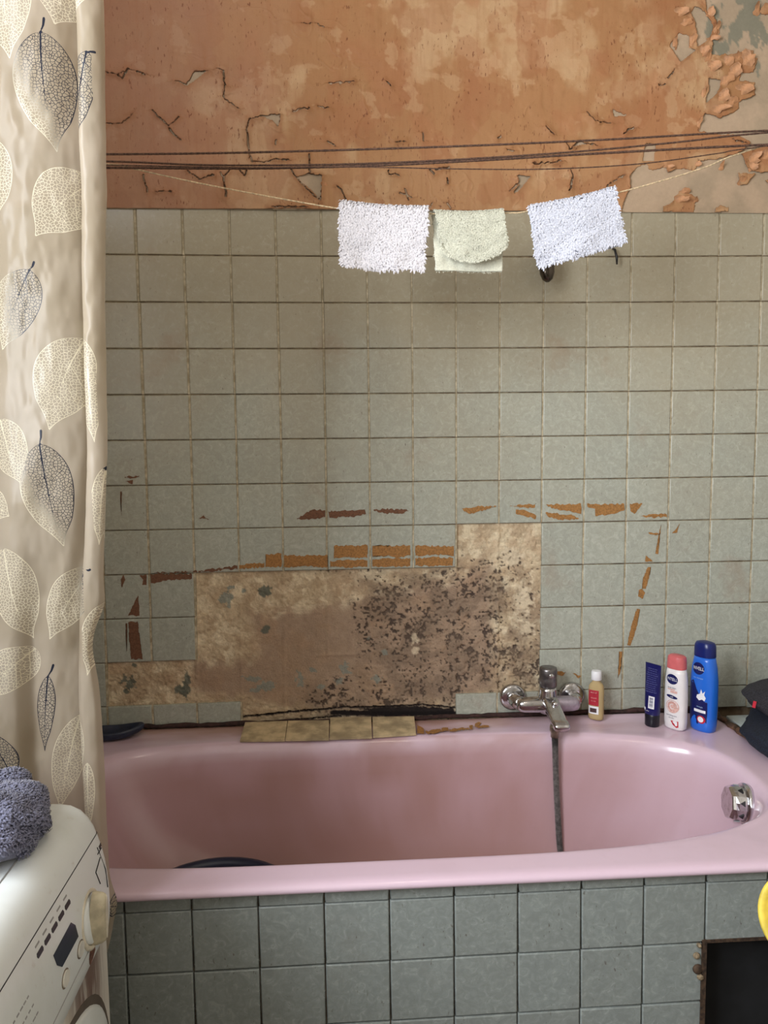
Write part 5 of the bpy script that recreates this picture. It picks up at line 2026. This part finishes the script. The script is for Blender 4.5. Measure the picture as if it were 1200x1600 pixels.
def dish(bm):
    rgs = []
    for (k, z) in [(.0, .0015), (.9, .0015), (1.0, .006), (1.03, .015), (.98, .0205), (.90, .0195), (.84, .010), (.0, .007)]:
        rg = []
        for i in range(36):
            t = 2 * math.pi * i / 36
            x = .082 * k * math.cos(t)
            y = .030 * k * math.sin(t) * (1 + .12 * math.cos(t))
            rg.append(bm.verts.new((x, y + .010 * (x / .08) ** 2, z + .010 * max(0, x / .08) ** 2 * (k > .8))))
        rgs.append(rg)
    for k in range(len(rgs) - 1):
        for i in range(36):
            bm.faces.new((rgs[k][i], rgs[k][(i + 1) % 36], rgs[k + 1][(i + 1) % 36], rgs[k + 1][i]))
    bmesh.ops.remove_doubles(bm, verts=bm.verts, dist=1e-6)
    bmesh.ops.recalc_face_normals(bm, faces=bm.faces)


bmo('dish_body', dish, simple('navy_rubber', (30, 38, 58), .35, 0, .15, 60), sr, True)

# ------------------------------------------------------------ ledge, board and clothes at the tap end
box('end_ledge', 1.452, RIGHTX, -.645, .012, 0, .612, M_LEDGE, apron, .004)
bd = box('worktop_board', 1.472, 1.96, -.60, -.028, .6125, .628, simple('pale_grey_board', (206, 214, 210), .35, 0, .12, 25), None, .003)
tag(bd, 'pale grey board on the ledge at the right end of the bath', 'board')


def garment(name, secs, mat, label, amp, seed, cat='clothing'):
    """stack of closed outlines (z, cx, cy, rx, ry) -> folded soft heap"""
    N, R_ = 96, 40
    zs_ = np.linspace(0, 1, R_)
    S_ = np.array(secs, float)
    ki = np.linspace(0, 1, len(S_))
    V = []
    for t in zs_:
        z, cx_, cy_, rx, ry = [np.interp(t, ki, S_[:, q]) for q in range(5)]
        a = np.linspace(0, 2 * np.pi, N, endpoint=False)
        w = 1 + amp * (fbm(np.cos(a) * 1.6 + 4, np.sin(a) * 1.6 + z * 22, seed, 4) - .5) * 2
        f_ = .035 * np.abs(np.sin(z * 120 + 2.5 * np.sin(a + seed) + 2 * fbm(np.cos(a) + 3, np.sin(a) + 3, seed + 2, 2)))
        w = w + f_ * (rx > .02)
        V.append(np.stack([cx_ + rx * w * np.cos(a), cy_ + ry * w * np.sin(a), np.full(N, z) + .006 * (fbm(np.cos(a) * 2 + 9, np.sin(a) * 2 + 9, seed + 7, 3) - .5) * (t > .05)], 1))
    V = np.concatenate(V)
    k = np.arange(N)
    F = [tuple(q) for r in range(R_ - 1) for q in np.stack([r * N + k, r * N + (k + 1) % N, (r + 1) * N + (k + 1) % N, (r + 1) * N + k], 1)]
    F += [tuple(range(N - 1, -1, -1)), tuple((R_ - 1) * N + i for i in range(N))]
    return obj(name, pydata(name, V, F), mat, None, None, True)


M_DEN = simple('dark_navy_denim', (24, 31, 46), .9, 0, .35, 300, .5)
M_GRY = simple('charcoal_fleece', (46, 44, 50), .95, 0, .3, 260, .5)
g1 = garment('trousers', [(.6295, 1.68, -.30, .150, .205), (.636, 1.68, -.30, .176, .225), (.655, 1.68, -.30, .186, .23), (.675, 1.685, -.29, .180, .22), (.690, 1.69, -.28, .150, .19), (.696, 1.69, -.28, .08, .12), (.6965, 1.69, -.28, .01, .01)], M_DEN, '', .13, 4)
tag(g1, 'dark navy folded garment, underneath in the heap right of the bath', 'clothing', 'heap of clothes on the board')
g2 = empty('sweater', (1.61, -.25, .74), 'charcoal garment with a tiny red tag, upper in the heap right of the bath', 'clothing', 'heap of clothes on the board')
gb = garment('cloth', [(.697, 1.70, -.22, .12, .13), (.705, 1.695, -.22, .168, .165), (.722, 1.695, -.21, .172, .165), (.738, 1.70, -.20, .15, .14), (.747, 1.705, -.19, .10, .10), (.750, 1.71, -.19, .01, .01)], M_GRY, '', .12, 9)
gb.parent = g2
gb.location = (-1.65, .25, -.74)
g1.location.x = -.078
gb.location.x = -1.685
best = min(gb.data.vertices, key=lambda v: (lambda q: (600 + FOC * q[0] / q[1] - 1171) ** 2 + (800 - FOC * q[2] / q[1] - 1104) ** 2 + 4e3 * v.co.y)((np.array(v.co) + np.array([-.075, 0, 0]) - CAM) @ RM))
tagp = np.array(best.co) + np.array([-.077, -.001, 0])
rt = box('sewn_tag', -.0035, .0035, -.0012, .0012, -.008, .008, simple('red_tag', (196, 30, 52), .6), g2)
rt.location = (tagp[0] - 1.61, tagp[1] + .25, tagp[2] - .74)
rt.rotation_euler = (0, .15, math.radians(-35))
rp = [(1.64 + .05 * math.cos(t) * (1 - t * .02), -.14 + .04 * math.sin(t), .756 + .0006 * t * 6) for t in np.linspace(0, 10.5, 90)]
tag(tube('belt', rp, .0065, simple('brown_leather', (104, 80, 62), .5, 0, .25, 60), None, 10, True, .6), 'coiled brown belt on top of the dark clothes heap', 'belt')

# ------------------------------------------------------------ yellow bowl at the right edge, standing on a stool outside the frame
M_YEL = simple('scuffed_yellow_plastic', (232, 206, 84), .5, 0, .12, 30)
bc = Vector(onY(1267, 1432, -.86)) + Vector((0, 0, 0))
bowl = lathe('wash_bowl', [(0, -.030), (.034, -.030), (.046, -.024), (.062, .016), (.0655, .022), (.069, .022), (.0700, .026), (.066, .028), (.060, .024), (.044, -.019), (.032, -.025), (0, -.025)], M_YEL, None, Vector((-.55, -.75, .30)), (0, 0, 0), 56)
bowl.location = bc
tag(bowl, 'bright yellow scuffed plastic bowl at the right edge in front of the tiled panel', 'bowl')
stz = bc.z - .068
stl = empty('stool', (bc.x + .10, -.92, 0), 'white stool carrying the yellow bowl, just outside the right edge', 'stool')
box('seat', -.09, .16, -.15, .13, stz - .025, stz, M_FRAME, stl, .006)
for sx in (-.07, .14):
    for sy in (-.13, .11):
        box('leg', sx - .014, sx + .014, sy - .014, sy + .014, .006, stz - .025, M_FRAME, stl, .003)

# unseen fitting added for the warm fill light
cl = empty('fill_lamp', (0.75, -1.75, CEIL), 'added unseen fill lamp on the ceiling', 'lamp')
lathe('canopy', [(0, 0), (.05, 0), (.05, -.02), (.012, -.03), (.012, -.13), (0, -.13)][::1], M_FRAME, cl, (0, 0, 1), (0, 0, 0), 24)

nb_ = NT('fill_bulb_glass')
nb_.b.inputs['Emission Color'].default_value = (1.0, .86, .68, 1)
nb_.b.inputs['Emission Strength'].default_value = 4
lathe('bulb', [(0, -.20), (.02, -.195), (.03, -.175), (.026, -.15), (.014, -.13), (0, -.125)], nb_.m, cl, (0, 0, 1), (0, 0, 0), 24)
for o in list(bpy.data.objects):
    if o.type == 'MESH' and len(o.data.materials) == 0:
        o.data.materials.append(M_FRAME)
